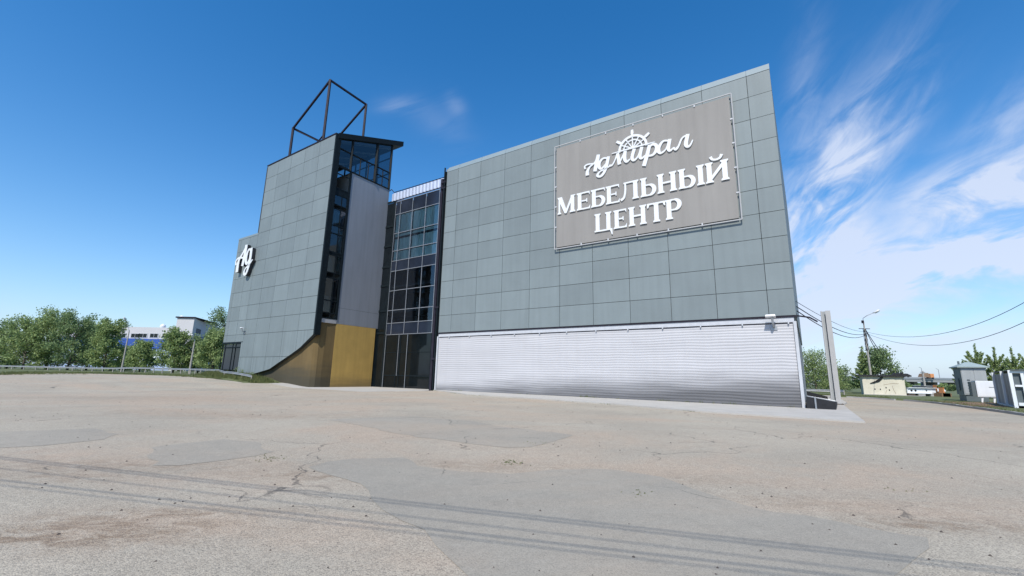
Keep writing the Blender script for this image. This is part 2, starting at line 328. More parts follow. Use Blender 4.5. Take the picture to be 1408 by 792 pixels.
    b = n.new('ShaderNodeBump'); b.inputs['Strength'].default_value = .8 if coarse < 90 else .45; b.inputs['Distance'].default_value = .006
    hh = mth('ADD', mth('MULTIPLY', v.outputs['Distance'], -1.0), mth('MULTIPLY', noi(coarse*.5, 5), .8)); hh = mth('SUBTRACT', hh, mth('MULTIPLY', ck, 1.5)); hh = mth('SUBTRACT', hh, pit)
    l.new(hh, b.inputs['Height']); l.new(b.outputs[0], p.inputs['Normal'])
    return m
def _g(px, py): d = ray(px, py); t = -CH/d.z; return d.x*t, d.y*t
STAINS = [(*_g(130,728),1.5,.38,.95),(*_g(250,705),1.2,.30,.7),(*_g(0,745),.9,.3,.8),(*_g(430,655),1.1,.30,.8),(*_g(180,640),2.6,.55,.6),(*_g(60,655),1.6,.4,.5),(*_g(1290,722),1.1,.35,.9),(*_g(1120,690),1.6,.4,.5),(*_g(330,570),6,1.6,.45),(*_g(640,640),2.2,.5,.5),(*_g(900,660),2.2,.5,.4),(*_g(120,545),9,3,.45)]
M['asphalt'] = asphalt('worn_asphalt', (.435,.390,.310), (.365,.328,.262), (.440,.355,.268), 80, .90,
    blobs=[(-8,9,4,1.6,.8),(-3.6,4.9,1.6,.7,1.3),(-4.2,6.8,2.5,.7,1.0),(-20,30,22,9,.7),(0,12.5,6,1.8,1.0),(5,8.3,4.2,1.2,1.1),(7,6,2.2,.8,1.0)],
    stains=STAINS)
M['asphalt_patch'] = asphalt('smooth_asphalt_patch', (.335,.309,.256), (.294,.271,.226), (.368,.314,.245), 120, .70)
M['asphalt_patch_faded'] = asphalt('faded_asphalt_patch', (.352,.320,.262), (.312,.285,.235), (.380,.318,.245), 100, .85)
M['pad'] = mat('pale_concrete_pavement', (.39,.37,.335), .9, 0, .10, .8, bump=.25, bscale=25)
# ------------------------------------------------------------------ ground
def sstep(a, b, x): t = max(0, min(1, (x-a)/(b-a))); return t*t*(3-2*t)
UZ = [(-400,.6),(-200,.6),(-90,.58),(-80,.52),(-72,.35),(-62,-.08),(-55,-.48),(-42,-.45),(-36,-.22),(-31,0),(400,0)]
def gh(x, y):
    u, v = uv_of(x, y)
    for (a, za), (b, zb) in zip(UZ, UZ[1:]):
        if a <= u <= b: f = za + (zb-za)*sstep(a, b, u); break
    else: f = .6 if u < 0 else 0
    return f*sstep(20, 50, hypot(x, y))
def mound(x, y):
    u, v = uv_of(x, y)
    return .60*math.exp(-((v-32.6)/1.3)**2)*sstep(-60.5, -66, u) if v < 32.6 else .60*sstep(-60.5, -66, u)*math.exp(-((v-32.6)/8)**2)
def axis(lim, s0, k):
    a = [0]; s = s0
    while a[-1] < lim: a.append(a[-1]+s); s = s*k if a[-1] > 55 else s
    return a
xs = axis(3500, 1.5, 1.18); xs = [-x for x in xs[:0:-1]] + xs
ys = [-x for x in axis(300, 4, 1.3)[:0:-1]] + axis(3500, 1.5, 1.18)
g = MB(); nx = len(xs)
g.quadmesh([Vector((x, y, gh(x, y))) for y in ys for x in xs], [(j*nx+i, j*nx+i+1, (j+1)*nx+i+1, (j+1)*nx+i) for j in range(len(ys)-1) for i in range(nx-1)])
g.build('ground', M['asphalt'], smooth=True, label='worn light grey asphalt car park reaching the horizon', kind='structure')
def gnd(x, y, z=0):
    d = ray(x, y); t = (z-CH)/d.z; return Vector((0, 0, CH)) + d*t
def patch(name, px, z=.004, label=None, mt='asphalt_patch'):
    import bmesh
    P = [gnd(*p) for p in px]; Q = []
    for i, p in enumerate(P):
        q = P[(i+1) % len(P)]; n = max(2, int((q-p).length/.35))
        for k in range(n):
            c = p.lerp(q, k/n); e = noise.noise(Vector((c.x*1.3, c.y*1.3, 0)))*.16*min(1,c.y/7)+noise.noise(Vector((c.x*5, c.y*5, 3)))*.05*min(1,c.y/6)
            Q.append(Vector((c.x+e, c.y+e, gh(c.x, c.y)+z)))
    bm = bmesh.new(); vs_ = [bm.verts.new(q) for q in Q]; f = bm.faces.new(vs_); bmesh.ops.triangulate(bm, faces=[f])
    me = D.meshes.new(name); bm.normal_update()
    if bm.faces[:][0].normal.z < 0: bmesh.ops.reverse_faces(bm, faces=bm.faces[:])
    bm.to_mesh(me); bm.free(); me.materials.append(M[mt]); o = D.objects.new(name, me); col.objects.link(o); return tag(o, label=label, kind='structure')
patch('asphalt_patch', [(426,642),(452,635),(490,630),(549,630),(578,640),(640,648),(700,652),(760,646),(846,645),(887,651),(930,662),(985,683),(1060,706),(1152,715),(1237,733),(1275,739),(1278,757),(1255,771),(1220,800),(1190,830),(670,830),(646,791),(599,750),(555,715),(514,686),(496,665),(470,660)], label='large smooth grey patch in the near asphalt')
patch('asphalt_patch', [(455,577),(560,572),(640,578),(700,588),(791,598),(761,607),(729,615),(700,616),(640,609),(549,597)], label='long smooth grey patch in the middle of the car park', mt='asphalt_patch_faded')
patch('asphalt_patch', [(205,615.6),(249,610),(307,604),(350,608),(379,621),(350,627),(300,634),(249,640),(214,640),(195,632)], label='pointed smooth patch left of centre', mt='asphalt_patch_faded')
patch('asphalt_patch', [(-60,596),(0,594),(82,591),(132,589),(161,597),(146,604),(59,613),(0,616),(-60,619)], label='smooth asphalt patch at the left edge', mt='asphalt_patch_faded')
# grass on both sides, lofted from the asphalt edge outwards
def loft(name, inner, outer, ts, extra=None, lift=.05, label=None, kind='structure', material='grass', sub=6):
    def dense(P):
        o = []
        for a, b in zip(P, P[1:]):
            for k in range(sub): o.append((a[0]+(b[0]-a[0])*k/sub, a[1]+(b[1]-a[1])*k/sub))
        return o + [P[-1]]
    I, O = dense(inner), dense(outer); mb = MB(); n = len(I)
    V = []
    for j, t in enumerate(ts):
        for i in range(n):
            x = I[i][0]+(O[i][0]-I[i][0])*t; y = I[i][1]+(O[i][1]-I[i][1])*t
            if j == 0: e = noise.noise(Vector((x*.3, y*.3, 1)))*.5; x += e; y += e*.6
            zz = gh(x, y) + (-.04 if j == 0 else lift) + (extra(x, y) if extra else 0)
            V.append(Vector((x, y, zz)))
    Fc = [(j*n+i, j*n+i+1, (j+1)*n+i+1, (j+1)*n+i) for j in range(len(ts)-1) for i in range(n-1)]
    mb.quadmesh(V, Fc); o = mb.build(name, M[material], smooth=True, label=label, kind=kind); fix_normals(o); return o
left_edge = [(-150,20),(-110,34),(-75,43),(-57,50),(-66,60),(-64,66),(-54,66.5),(-44.5,64.5),(-40.2,62.3),(-36.3,60.3)]
ke = [W(-61.5,33.2,0), W(-62.5,33.5,0)]
left_out = [(-1500,60),(-2500,900),(-2800,2000),(-2000,2600),(-1500,3200),(-900,3300),(-500,3300),(-120,2000),(-60,900),(-50,500)]
TS = [0,.0012,.003,.006,.010,.015,.022,.032,.05,.08,.13,.2,.35,.6,1]
loft('grass_verge', left_edge, left_out, TS, lift=.06, label='rough green grass verge along the left of the car park')
# mound of grass in front of the tall block
mb = MB(); V = []; nu, nv = 60, 14
for i in range(nu+1):
    for j in range(nv+1):
        u = -61-21*i/nu; v = 29.2+5.2*j/nv - .5*sin(u*.7); p = W(u, v, 0); k = sstep(-60.8, -66, u)
        b = math.exp(-((max(0, 32.4-v))/1.5)**2)
        V.append(Vector((p.x, p.y, gh(p.x, p.y) - .03 + k*(.08+.50*b) + .10*noise.noise(Vector((u*.8, v*.8, 0))) *k)))
mb.quadmesh(V, [(i*(nv+1)+j, (i+1)*(nv+1)+j, (i+1)*(nv+1)+j+1, i*(nv+1)+j+1) for i in range(nu) for j in range(nv)])
fix_normals(mb.build('grass_bank', M['grass'], smooth=True, label='low grassy bank under the tall grey block', kind='structure'))
kerb_line = [(32,55.5),(36,55.6),(39,54.6),(40.7,52),(41,48),(40,42.5),(35.9,35.5),(29.7,25.7),(24,17),(20,8),(18,-5)]
right_out = [(300,3300),(700,3300),(1100,3200),(1500,2900),(2100,2300),(2600,1600),(2700,900),(2500,400),(1500,150),(900,0),(800,-100)]
loft('grass_field', kerb_line, right_out, [0,.0001,.0006,.002,.004,.008,.02,.05,.1,.2,.4,1], lift=.10, label='green grass beyond the kerb on the right')
def dens(P, s):
    o = []
    for a, b in zip(P, P[1:]):
        L = hypot(b[0]-a[0], b[1]-a[1]); n = max(1, int(L/s))
        for k in range(n): o.append((a[0]+(b[0]-a[0])*k/n, a[1]+(b[1]-a[1])*k/n))
    return o+[P[-1]]
def smooth_curve(P, it=2):
    for _ in range(it):
        Q = [P[0]]
        for a, b in zip(P, P[1:]): Q += [(a[0]*.75+b[0]*.25, a[1]*.75+b[1]*.25), (a[0]*.25+b[0]*.75, a[1]*.25+b[1]*.75)]
        P = Q+[P[-1]]
    return P
mb = MB(); K = dens(smooth_curve(kerb_line), 1.0)
for a, b in zip(K, K[1:]):
    if random.random() < .06: continue
    A = Vector((*a, 0)); B = Vector((*b, 0)); t = (B-A).normalized(); nn = Vector((-t.y, t.x, 0))
    A += t*.012; B -= t*.012; h0 = .15+random.uniform(-.02,.02)
    mb.hexa([A-nn*.09, B-nn*.09, B+nn*.09, A+nn*.09, A-nn*.08+Vector((0,0,h0)), B-nn*.08+Vector((0,0,h0)), B+nn*.08+Vector((0,0,h0)), A+nn*.08+Vector((0,0,h0))])
mb.build('kerb', M['concrete'], label='grey concrete kerb curving round the right of the car park', kind='structure')
# bare earth strip by the kiosks
loft('earth_strip', [(35.9,34.9),(38.6,38.8),(41.2,43.2)], [(44,31),(50,38),(56,44)], [0,.02,.3,.6,1], lift=.125, label='bare brown earth around the kiosks', material='timber', sub=8)
# concrete pavement round the corner of the building
def flat(name, P, z0, z1, material, **k):
    import bmesh
    mb = MB(); n = len(P); mb.v = [Vector((*p[:2], z0)) for p in P]+[Vector((*p[:2], z1)) for p in P]
    mb.f = [tuple(range(n, 2*n))]+[(i, (i+1) % n, n+(i+1) % n, n+i) for i in range(n)]
    o = mb.build(name, material, **k); fix_normals(o); return o
P = [W(*q, 0) for q in [(-32.2,33.45),(-28,31.2),(-23.7,28.6),(-17.9,28.1),(-9.7,26.5),(-5.1,24.6),(0,24.1),(1.75,23.95),(1.8,33),(1.9,41.6),(2.4,47),(2.4,60),(-.3,60),(-.3,33.45)]]
flat('pavement', P, -.2, .07, M['pad'], label='pale concrete pavement along the white wall and round its corner', kind='structure')
P = [W(*q, 0) for q in [(-62,33.4),(-54.6,35.2),(-54.4,34.6),(-50,35),(-44,37),(-32.6,33.0),(-32.6,30.6),(-44,31.6),(-56,31.2)]]
mb = MB(); V = []
for i in range(33):
    u = -62.5+30.3*i/32
    for j in range(5):
        v = 31.6+12.6*j/4; p = W(u, v, 0); V.append(Vector((p.x, p.y, gh(p.x, p.y)+(.07 if j else -.01))))
mb.quadmesh(V, [(i*5+j, (i+1)*5+j, (i+1)*5+j+1, i*5+j+1) for i in range(32) for j in range(4)])
fix_normals(mb.build('pavement', M['pad'], smooth=False, label='pale concrete pavement in front of the yellow wall and glass doors', kind='structure'))
# ------------------------------------------------------------------ the building
VF = 33.53
base = W(-40, 33.53, 0)
bld = empty('shopping_building', base, TH, label='tall grey panelled building with white lower wall, glass bay and slanted left tower', cat='building')
def part(mb, name, m_, root=None, **k): return mb.build(name, M[m_], root or bld, **k)
# right block
b = MB(); b.ub(-32.2,-.45, VF+.16, 62, 0, 24.55); part(b, 'wall', 'core', label='plain side walls of the right block')
b = MB(); b.ub(-31.95,-.5, VF+.10, VF+.155, 5.75, 24.3); part(b, 'joint_backing', 'joint')
U = [-31.95,-30.25]+[-30.25+3.153*k for k in range(1,10)]+[-.34]
Zr = [5.9,7.7]+[7.7+1.83*k for k in range(1,9)]+[24.1]
def panels(mb, us, zs, v0, th=.05, gap=.017, skip=None, low=None):
    for a, bb in zip(us, us[1:]):
        for c, d in zip(zs, zs[1:]):
            if skip and skip(a, bb, c, d): continue
            t = random.uniform(-.007,.007); q = random.uniform(-.007,.007); e = random.uniform(-.004, .004)
            if low and any(low(a+(bb-a)*i/8) > c+.02 for i in range(9)):
                S = 10; bot = [(a+gap+(bb-a-2*gap)*i/S, max(c+gap, low(a+(bb-a)*i/S))) for i in range(S+1)]
                if min(z for _, z in bot) >= d-.05: continue
                poly = [(uu, min(z, d-gap)) for uu, z in bot] + [(bb-gap, d-gap), (a+gap, d-gap)]
                # split into quads
                for (p1, z1), (p2, z2) in zip(poly[:S+1], poly[1:S+1]):
                    if min(z1, z2) >= d-gap-.001: continue
                    mb.hexa([W(p1,v0,z1),W(p2,v0,z2),W(p2,v0+th,z2),W(p1,v0+th,z1),W(p1,v0,d-gap),W(p2,v0,d-gap),W(p2,v0+th,d-gap),W(p1,v0+th,d-gap)])
                continue
            mb.hexa([W(a+gap,v0+t,c+gap),W(bb-gap,v0+q,c+gap),W(bb-gap,v0+th,c+gap),W(a+gap,v0+th,c+gap),W(a+gap,v0+e,d-gap),W(bb-gap,v0+e,d-gap),W(bb-gap,v0+th,d-gap),W(a+gap,v0+th,d-gap)])
    return mb
part(panels(MB(), U, Zr, VF), 'cladding', 'clad', label='grey green cladding panels of the right block')
b = MB()
for a, c in zip(U, U[1:]): b.hexa([W(a+.01,VF-.01,24.12),W(c-.01,VF-.01,24.12),W(c-.01,VF+.6,24.12),W(a+.01,VF+.6,24.12),W(a+.01,VF+.22,24.72),W(c-.01,VF+.22,24.72),W(c-.01,VF+.6,24.72),W(a+.01,VF+.6,24.72)])
part(b, 'coping', 'clad_cap', label='sloping coping along the roof edge, coloured lighter for reflected light')
b = MB()
for k in range(9):
    for j in range(10):
        b.ub(-.44,-.36, VF+.05+3.15*k+.012, VF+.05+3.15*(k+1)-.012, Zr[j]+.012, Zr[j+1]-.012)
part(b, 'side_cladding', 'clad')
b = MB(); b.ub(-31.9,-.36, VF-.03, VF+.12, 5.78, 5.885); part(b, 'flashing', 'steel_dark')
# white corrugated lower wall
b = MB(); b.ub(-31.9,-.5, VF+.02, VF+.14, 5.40, 5.775); part(b, 'pale_band', 'white_trim')
mb = MB(); V = []; nz = 27*4; nuu = 80; z0, z1 = .02, 5.38
for j in range(nz+1):
    ph = j/4; zz = z0+(z1-z0)*j/nz; pr = [0, .011, .018, .010][j % 4]
    for i in range(nuu+1):
        u = -31.78+31.2*i/nuu
        wob = .085*noise.noise(Vector((u*.22, zz*.5, 0)))+.05*noise.noise(Vector((u*.6, zz*1.2, 5)))
        wob *= sstep(0, 1.5, min(u+31.9, -.4-u)*1.2)
        V.append(W(u, VF-.02-pr+.02*noise.noise(Vector((u*.5, zz, 9))), zz+wob*min(1, (z1-zz)/.6, (zz-z0)/.4+.1)))
mb.quadmesh(V, [(j*(nuu+1)+i, j*(nuu+1)+i+1, (j+1)*(nuu+1)+i+1, (j+1)*(nuu+1)+i) for j in range(nz) for i in range(nuu)])
part(mb, 'corrugated_wall', 'white_wall', label='white horizontally ribbed lower wall with dirty base')
b = MB(); b.ub(-31.95,-31.80, VF-.14, VF+.12, 0, 5.5); b.ub(-.56,-.38, VF-.14, VF+.12, 0, 5.5); b.ub(-31.79,-.57, VF-.10, VF-.04, 5.445, 5.50)
part(b, 'wall_frame', 'white_trim')
b = MB()
b.ub(-31.7,-.6, VF-.06, VF-.03, 5.38, 5.44); part(b, 'track', 'steel_dark')
for k in range(12): u = -30.3+2.68*k; b = MB(); b.ub(u-.04, u+.04, VF-.16, VF-.02, 5.34, 5.50); part(b, 'bracket', 'white_trim')
# tall grey block and its wing
cut = [(-71.0,-.5),(-70,1.0),(-67.9,1.33),(-64.9,1.85),(-62.25,2.93),(-59.66,3.93),(-57.68,4.8),(-54.7,6.6)]
def low(u):
    if u <= cut[0][0]: return -9
    for (a, za), (c, zc) in zip(cut, cut[1:]):
        if a <= u <= c: return za+(zc-za)*(u-a)/(c-a)
    return 6.6
TZ = [-.4,3.6,7.17,9.5,11.85,14.28,16.7,19.1,21.53,23.95,26.38,28.81,31.24,33.67,36.05]
TU = [-73.95,-70.35,-66.45,-62.5,-58.65,-54.78]
mb = panels(MB(), TU, TZ, VF, low=low, gap=.024)
panels(mb, [-80.7,-79.6,-76.6,-73.95], [6.03,7.17,9.5,11.85,14.28,16.7,19.1,21.53,23.75], VF, gap=.022)
panels(mb, [-74.45,-73.95], [-.4,3.6,5.95], VF)
part(mb, 'tower_cladding', 'clad', label='grey cladding of the tall left block with a diagonal cut at its foot')
b = MB(); b.ub(-80.7,-73.95, VF-.02, VF+.4, 23.77, 24.1); part(b, 'wing_coping', 'clad_cap')
def slab(mb, us, lowf, v0, v1, top):
    for a, c in zip(us, us[1:]):
        mb.hexa([W(a,v0,lowf(a)),W(c,v0,lowf(c)),W(c,v1,lowf(c)),W(a,v1,lowf(a)),W(a,v0,top),W(c,v0,top),W(c,v1,top),W(a,v1,top)])
us = [-74.4,-71.0,-70,-67.9,-64.9,-62.25,-59.66,-57.68,-54.8]
b = MB(); slab(b, us, lambda u: max(-.5, low(u)+.02), VF+.06, VF+.5, 36.0); part(b, 'facade_wall', 'joint')
# body of the tall block (behind the facade), open lantern at its top
b = MB(); b.ub(-73.9,-54.9, 36.75, 43.9, 8.3, 31.2); b.ub(-73.9,-58.6, VF+.55, 36.7, 8.3, 31.2); part(b, 'tower_body', 'core')
b = MB(); b.ub(-80.6,-73.95, VF+.06, 46, 6.0, 23.8); b.ub(-80.6,-74.0, 35.5, 46, 0, 5.98); b.ub(-74.4,-73.95, VF+.07, 35.4, 0, 5.98); part(b, 'wing_body', 'core')
b = MB(); b.ub(-54.9,-54.70, 36.75, 44.0, 8.32, 31.25); part(b, 'silver_wall', 'silver', label='smooth silver side wall')
b = MB()
for z in (10.6,): b.ub(-54.698,-54.695, 36.8, 43.9, z-.012, z+.012)

part(b, 'silver_joint', 'joint')
# yellow wall round the undercroft
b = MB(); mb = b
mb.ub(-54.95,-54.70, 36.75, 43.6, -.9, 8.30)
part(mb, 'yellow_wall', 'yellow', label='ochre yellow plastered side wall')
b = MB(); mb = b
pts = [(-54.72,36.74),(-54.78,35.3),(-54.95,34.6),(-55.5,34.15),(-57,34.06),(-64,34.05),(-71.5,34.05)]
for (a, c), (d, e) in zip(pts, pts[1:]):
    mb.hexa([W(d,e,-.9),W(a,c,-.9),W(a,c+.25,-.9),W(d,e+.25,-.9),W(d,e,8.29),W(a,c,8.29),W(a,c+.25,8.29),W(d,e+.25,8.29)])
part(mb, 'undercroft_wall', 'undercroft', label='streaked brown wall under the diagonal cut')
b = MB()
for (a, za), (c, zc) in zip(cut, cut[1:]):
    b.hexa([W(a,VF+.5,za+.03),W(c,VF+.5,zc+.03),W(c,33.9+.2,zc-.05),W(a,33.9+.2,za-.05),W(a,VF+.5,za+.3),W(c,VF+.5,zc+.3),W(c,34.1,zc+.3),W(a,34.1,za+.3)])
part(b, 'soffit', 'black_frame')
b = MB(); b.ub(-55.0,-54.66, 34.45, 36.72, 8.28, 8.83); part(b, 'lintel', 'concrete')
# corner column and the tall glass strip
b = MB(); b.ub(-54.78,-54.5, VF-.03, 34.35, 6.5, 36.2); b.ub(-54.78,-54.62, 36.45, 36.8, 8.85, 31.3)
part(b, 'corner_column', 'black_frame')
ST_ = [8.9,9.66,11.4,14.62,15.37,18.14,21.08,22.28,24.83,25.41,27.78]
win = part((lambda q: [q.ub(-54.76,-54.64, 34.36, 36.44, z-.07, z+.07) for z in ST_+[30.2]] and (q.ub(-54.76,-54.64,34.36,36.44,17.85,18.45) and q.ub(-54.76,-54.64,34.36,36.44,26.9,28.0) and q.ub(-54.75,-54.65,35.55,35.65,8.97,27.7)))(MB()), 'window_strip', 'black_frame', label='tall narrow dark glazed strip on the side of the tall block')
for a, c in zip(ST_, ST_[1:]):
    if c-a > .9:
        for v0_, v1_ in ((34.36,35.54),(35.66,36.44)): b = MB(); sheet_u(b, -54.72, v0_, v1_, a+.07, c-.07); part(b, 'pane', 'glass', win)
b = MB(); b.ub(-58.5,-58.3, 34.1, 36.7, 8.9, 31); b.ub(-58.31,-54.85, 34.1, 34.3, 8.9, 31)
for z in (11.0,14.8,18.1,21.6,25.1,28.2): b.ub(-58.4,-55.4, 34.25, 36.6, z-.35, z)
part(b, 'stair_landing', 'room')
def drape(f, n, z0_, z1_, name, root):
    b = MB(); V = []
    for i in range(n+1):
        for z in (z0_, z1_): V.append(f(i, z))
    b.quadmesh(V, [(2*i, 2*i+2, 2*i+3, 2*i+1) for i in range(n)]); return part(b, name, 'curtain', root)
for z in (9.9,15.6,22.5): drape(lambda i, zz: W(-55.25+.05*sin(i*1.9), 34.45+.10*i, zz), 14, z, z+2.2, 'curtain', bld)
# lantern glazing under the sloping roof
def rz(v): return 35.35+(v-VF)*.372
b = MB()
b.ub(-54.80,-54.62, 34.36, 44.0, 31.25, 31.45)
for v in (36.45, 40.95, 43.85): b.bar(W(-54.7,v,31.4), W(-54.7,v,rz(v)), .30 if v != 40.95 else .38)
for v in (38.1,39.6,42.4): b.bar(W(-54.7,v,31.4), W(-54.7,v,34.2), .12)
b.bar(W(-54.7,34.4,34.2), W(-54.7,43.9,34.2), .16); b.bar(W(-54.7,41,33.0), W(-54.7,43.9,33.0), .12)
b.bar(W(-54.7,34.4,31.5), W(-54.7,36.4,31.5), .2)
# back and left sides
b.bar(W(-73.8,43.9,31.3), W(-54.8,43.9,31.3), .2); b.bar(W(-73.8,43.9,34.2), W(-54.8,43.9,34.2), .14); b.bar(W(-73.8,43.9,37), W(-54.8,43.9,37), .14)
for k in range(7): u = -73.8+3.15*k; b.bar(W(u,43.9,31.2), W(u,43.9,rz(43.9)), .2)
for v in (37,40.5): b.bar(W(-73.8,v,31.2), W(-73.8,v,rz(v)), .2)
b.bar(W(-73.8,33.9,34.2), W(-73.8,43.9,34.2), .14)
b.bar(W(-72,35,31.3), W(-60,43.5,38.4), .3); b.bar(W(-60,35,31.3), W(-60,43.5,38.0), .22)
lant = part(b, 'lantern_frame', 'black_frame', label='black steel framed glass lantern at the tower top')
b = MB()
def pane_uv(b, u, v0, v1, z0a, z0b, z1a, z1b): b.quadmesh([W(u,v0,z0a),W(u,v1,z0b),W(u,v1,z1b),W(u,v0,z1a)], [(0,1,2,3)])
pane_uv(b, -54.74, 34.36, 43.9, 31.45, 31.45, rz(34.36), rz(43.9)); part(b, 'pane', 'glass', lant); b = MB()
b.quadmesh([W(-73.8,43.85,31.3),W(-54.8,43.85,31.3),W(-54.8,43.85,rz(43.85)),W(-73.8,43.85,rz(43.85))], [(0,1,2,3)])
part(b, 'pane', 'glass', lant)
b = MB(); z_ = lambda v: rz(v)+.02
b.hexa([W(-74.1,VF+.3,z_(VF+.3)),W(-54.35,VF+.3,z_(VF+.3)),W(-54.35,45.9,z_(45.9)),W(-74.1,45.9,z_(45.9)),W(-74.1,VF+.3,z_(VF)+.95),W(-54.35,VF+.3,z_(VF)+.95),W(-54.35,45.9,z_(45.9)+.85),W(-74.1,45.9,z_(45.9)+.85)])
part(b, 'tower_roof', 'black_frame', label='dark overhanging roof slab rising to the back')
b = MB()
for k in range(6): b.bar(W(-73.9+3.6*k,VF+.6,rz(VF+.6)-.1), W(-73.9+3.6*k,44.5,rz(44.5)-.1), .25)
b.bar(W(-54.9,34.4,rz(34.4)-.25), W(-54.9,43.9,rz(43.9)-.25), .14, .3)
part(b, 'rafter', 'steel')
b = MB(); b.bar(W(-74.2,VF+.05,36.17), W(-54.6,VF+.05,36.17), .24, .18); part(b, 'parapet_rail', 'steel_dark')
# open steel frame on the roof
A0, A1 = (-67.8,VF+.25,36.1), (-67.8,VF+.25,41.4)
B0, B1 = (-58.4,VF+.25,36.1), (-58.4,VF+.25,46.7)
C0, C1 = (-58.4,40.65,38.5), (-58.4,40.65,46.4)
D0, D1 = (-67.8,40.65,38.5), (-67.8,40.65,41.4)
b = MB()
for p, q in ((A0,A1),(B0,B1),(C0,C1),(D0,D1)): b.bar(W(*p), W(*q[:2], q[2]+.12), .30)
for p, q in ((A1,B1),(B1,C1),(C1,D1),(A1,D1)): b.bar(W(*p), W(*q), .26)
b.bar(W(-67.8,VF+.25,41.0), W(-58.5,VF+.6,36.9), .2) if False else None
b.bar(W(-67.7,34.3,41.2), W(-63,40.65,38.6), .12)
b.tube([W(-61.0,VF+.4,36.3), W(-59.6,VF+.4,36.9), W(-58.4,VF+.4,37.6)], .1, 6)
part(b, 'roof_frame', 'steel_dark', label='open frame of dark steel posts and beams above the tower')
# glass curtain wall bay between the blocks
VC = 44.0; UL, UR = -55.3, -42.0
rows = [7.34,9.03,11.0,14.04,15.61,17.15,18.78,20.43,23.3,26.49,28.66]
# use the photo's rows: spandrels and windows
rows = [7.3,9.03,11.0,14.04,17.15,18.78,20.43,23.3,26.49,28.66]
colsU = [-54.6,-52.6,-51.5,-48.75,-45.85,-43.1,-42.0]
cw = MB()
for z in rows:
    t = .05
    cw.ub(-52.65,-42.0, VC-.08, VC+.06, z-t/1.0*.8, z+t*.8)
for u in (-51.5,-48.75,-45.85,-43.1): cw.ub(u-.04, u+.04, VC-.13, VC-.07, 7.3, 28.66)
cw.ub(-52.66,-52.58, VC-.12, VC-.07, 7.3, 28.6)
cwo = part(cw, 'curtain_wall', 'mull', label='glass curtain wall with silver mullions between the two blocks')
b = MB()
for u in (-54.85,-52.78): b.ub(u-.14, u+.14, VC-.16, VC-.02, -.8, 28.9)
for z in (7.6,11.0,15.0,18.0,21.4,24.7,28.9): b.ub(-54.71,-52.92, VC-.14, VC-.02, z-.16, z+.16)
part(b, 'dark_frame', 'black_frame', cwo)
tb = MB(); sp_ = MB(); dg_ = MB()
def kind_row(z): return 'clear' if 18.7 < z < 26 or 11 < z < 14 or 9<z<10 else 'span'
for i, (a, c) in enumerate(zip(rows, rows[1:])):
    tgt = {0: sp_, 1: tb, 2: tb, 3: tb, 4: sp_, 5: tb, 6: tb, 7: tb, 8: sp_}[i]
    for ua, ub_ in zip(colsU[1:], colsU[2:]):
        q_ = MB(); q_ = sheet_v(q_, ua+.05, ub_-.05, VC-.03, a+.05, c-.05) if tgt is tb else q_.ub(ua+.05, ub_-.05, VC-.02, VC, a+.06, c-.06); part(q_, 'pane' if tgt is tb else 'spandrel', 'glass_teal' if tgt is tb else 'spandrel', cwo)
for z0_, z1_ in ((-.5,7.4),(7.8,10.8),(11.2,14.8),(15.2,17.8),(18.2,21.2),(21.6,24.5),(24.9,28.7)): q_ = MB(); q_.ub(-54.7,-52.93, VC-.04, VC-.02, z0_, z1_); part(q_, 'side_pane', 'dark_glass', cwo)
for (z0_, z1_) in ((18.87,20.35),(20.52,23.22),(23.4,26.4)):
    for ua, ub_ in zip(colsU[1:-1], colsU[2:]):
        nn_ = int((ub_-ua-.1)/.09)
        drape(lambda i, zz: W(ua+.05+.09*i, VC+.16+.045*sin(i*1.5)+.03*sin(i*.47+ua), zz), nn_, z0_, z1_, 'curtain', cwo)
drape(lambda i, zz: W(-52.5+.09*i, VC+.16+.045*sin(i*1.5), zz), 11, 18.9, 26.4, 'curtain', cwo)
b = MB(); b.ub(UL,-40, VC+4.5, VC+4.7, -.8, 28.8)
for z in (0,7.5,11.2,15.0,18.7,22.9,28.4): b.ub(UL,-40, VC+.1, VC+4.5, z-.5, z-.15)
b.ub(-42,-41.8, VC+.1, VC+4.5, 0, 28.4); b.ub(UL-.1,UL, VC+.1, VC+4.5, 0, 28.4); part(b, 'room_shell', 'room', cwo)
b = MB(); b.ub(UL, -42, VC+4.8, 58, 0, 28.5); b.ub(-42,-32.25, 43.9, 58, 0, 24); part(b, 'rear_block', 'core')
# corrugated silver parapet
mb = MB(); V = []; n = 64
for j, z in enumerate((28.95, 30.25)):
    for i in range(n+1): V.append(W(-53.6+11.8*i/n, VC-.15-(.09 if (i//2) % 2 else 0), z))
mb.quadmesh(V, [(i, i+1, n+1+i+1, n+1+i) for i in range(n)])
mb.ub(-53.6,-41.8, VC-.05, VC+.1, 28.9, 30.2); mb.ub(-53.65,-53.6, VC-.2, VC+4, 28.9, 30.2)
part(mb, 'parapet', 'parapet_sheet', label='ribbed silver parapet sheet')
b = MB(); b.tube([W(-54.6,43.9,31.0), W(-54.0,43.9,31.15), W(-53.4,43.95,30.5), W(-42,43.95,30.42)], .07, 6); part(b, 'parapet_rail', 'steel_dark')
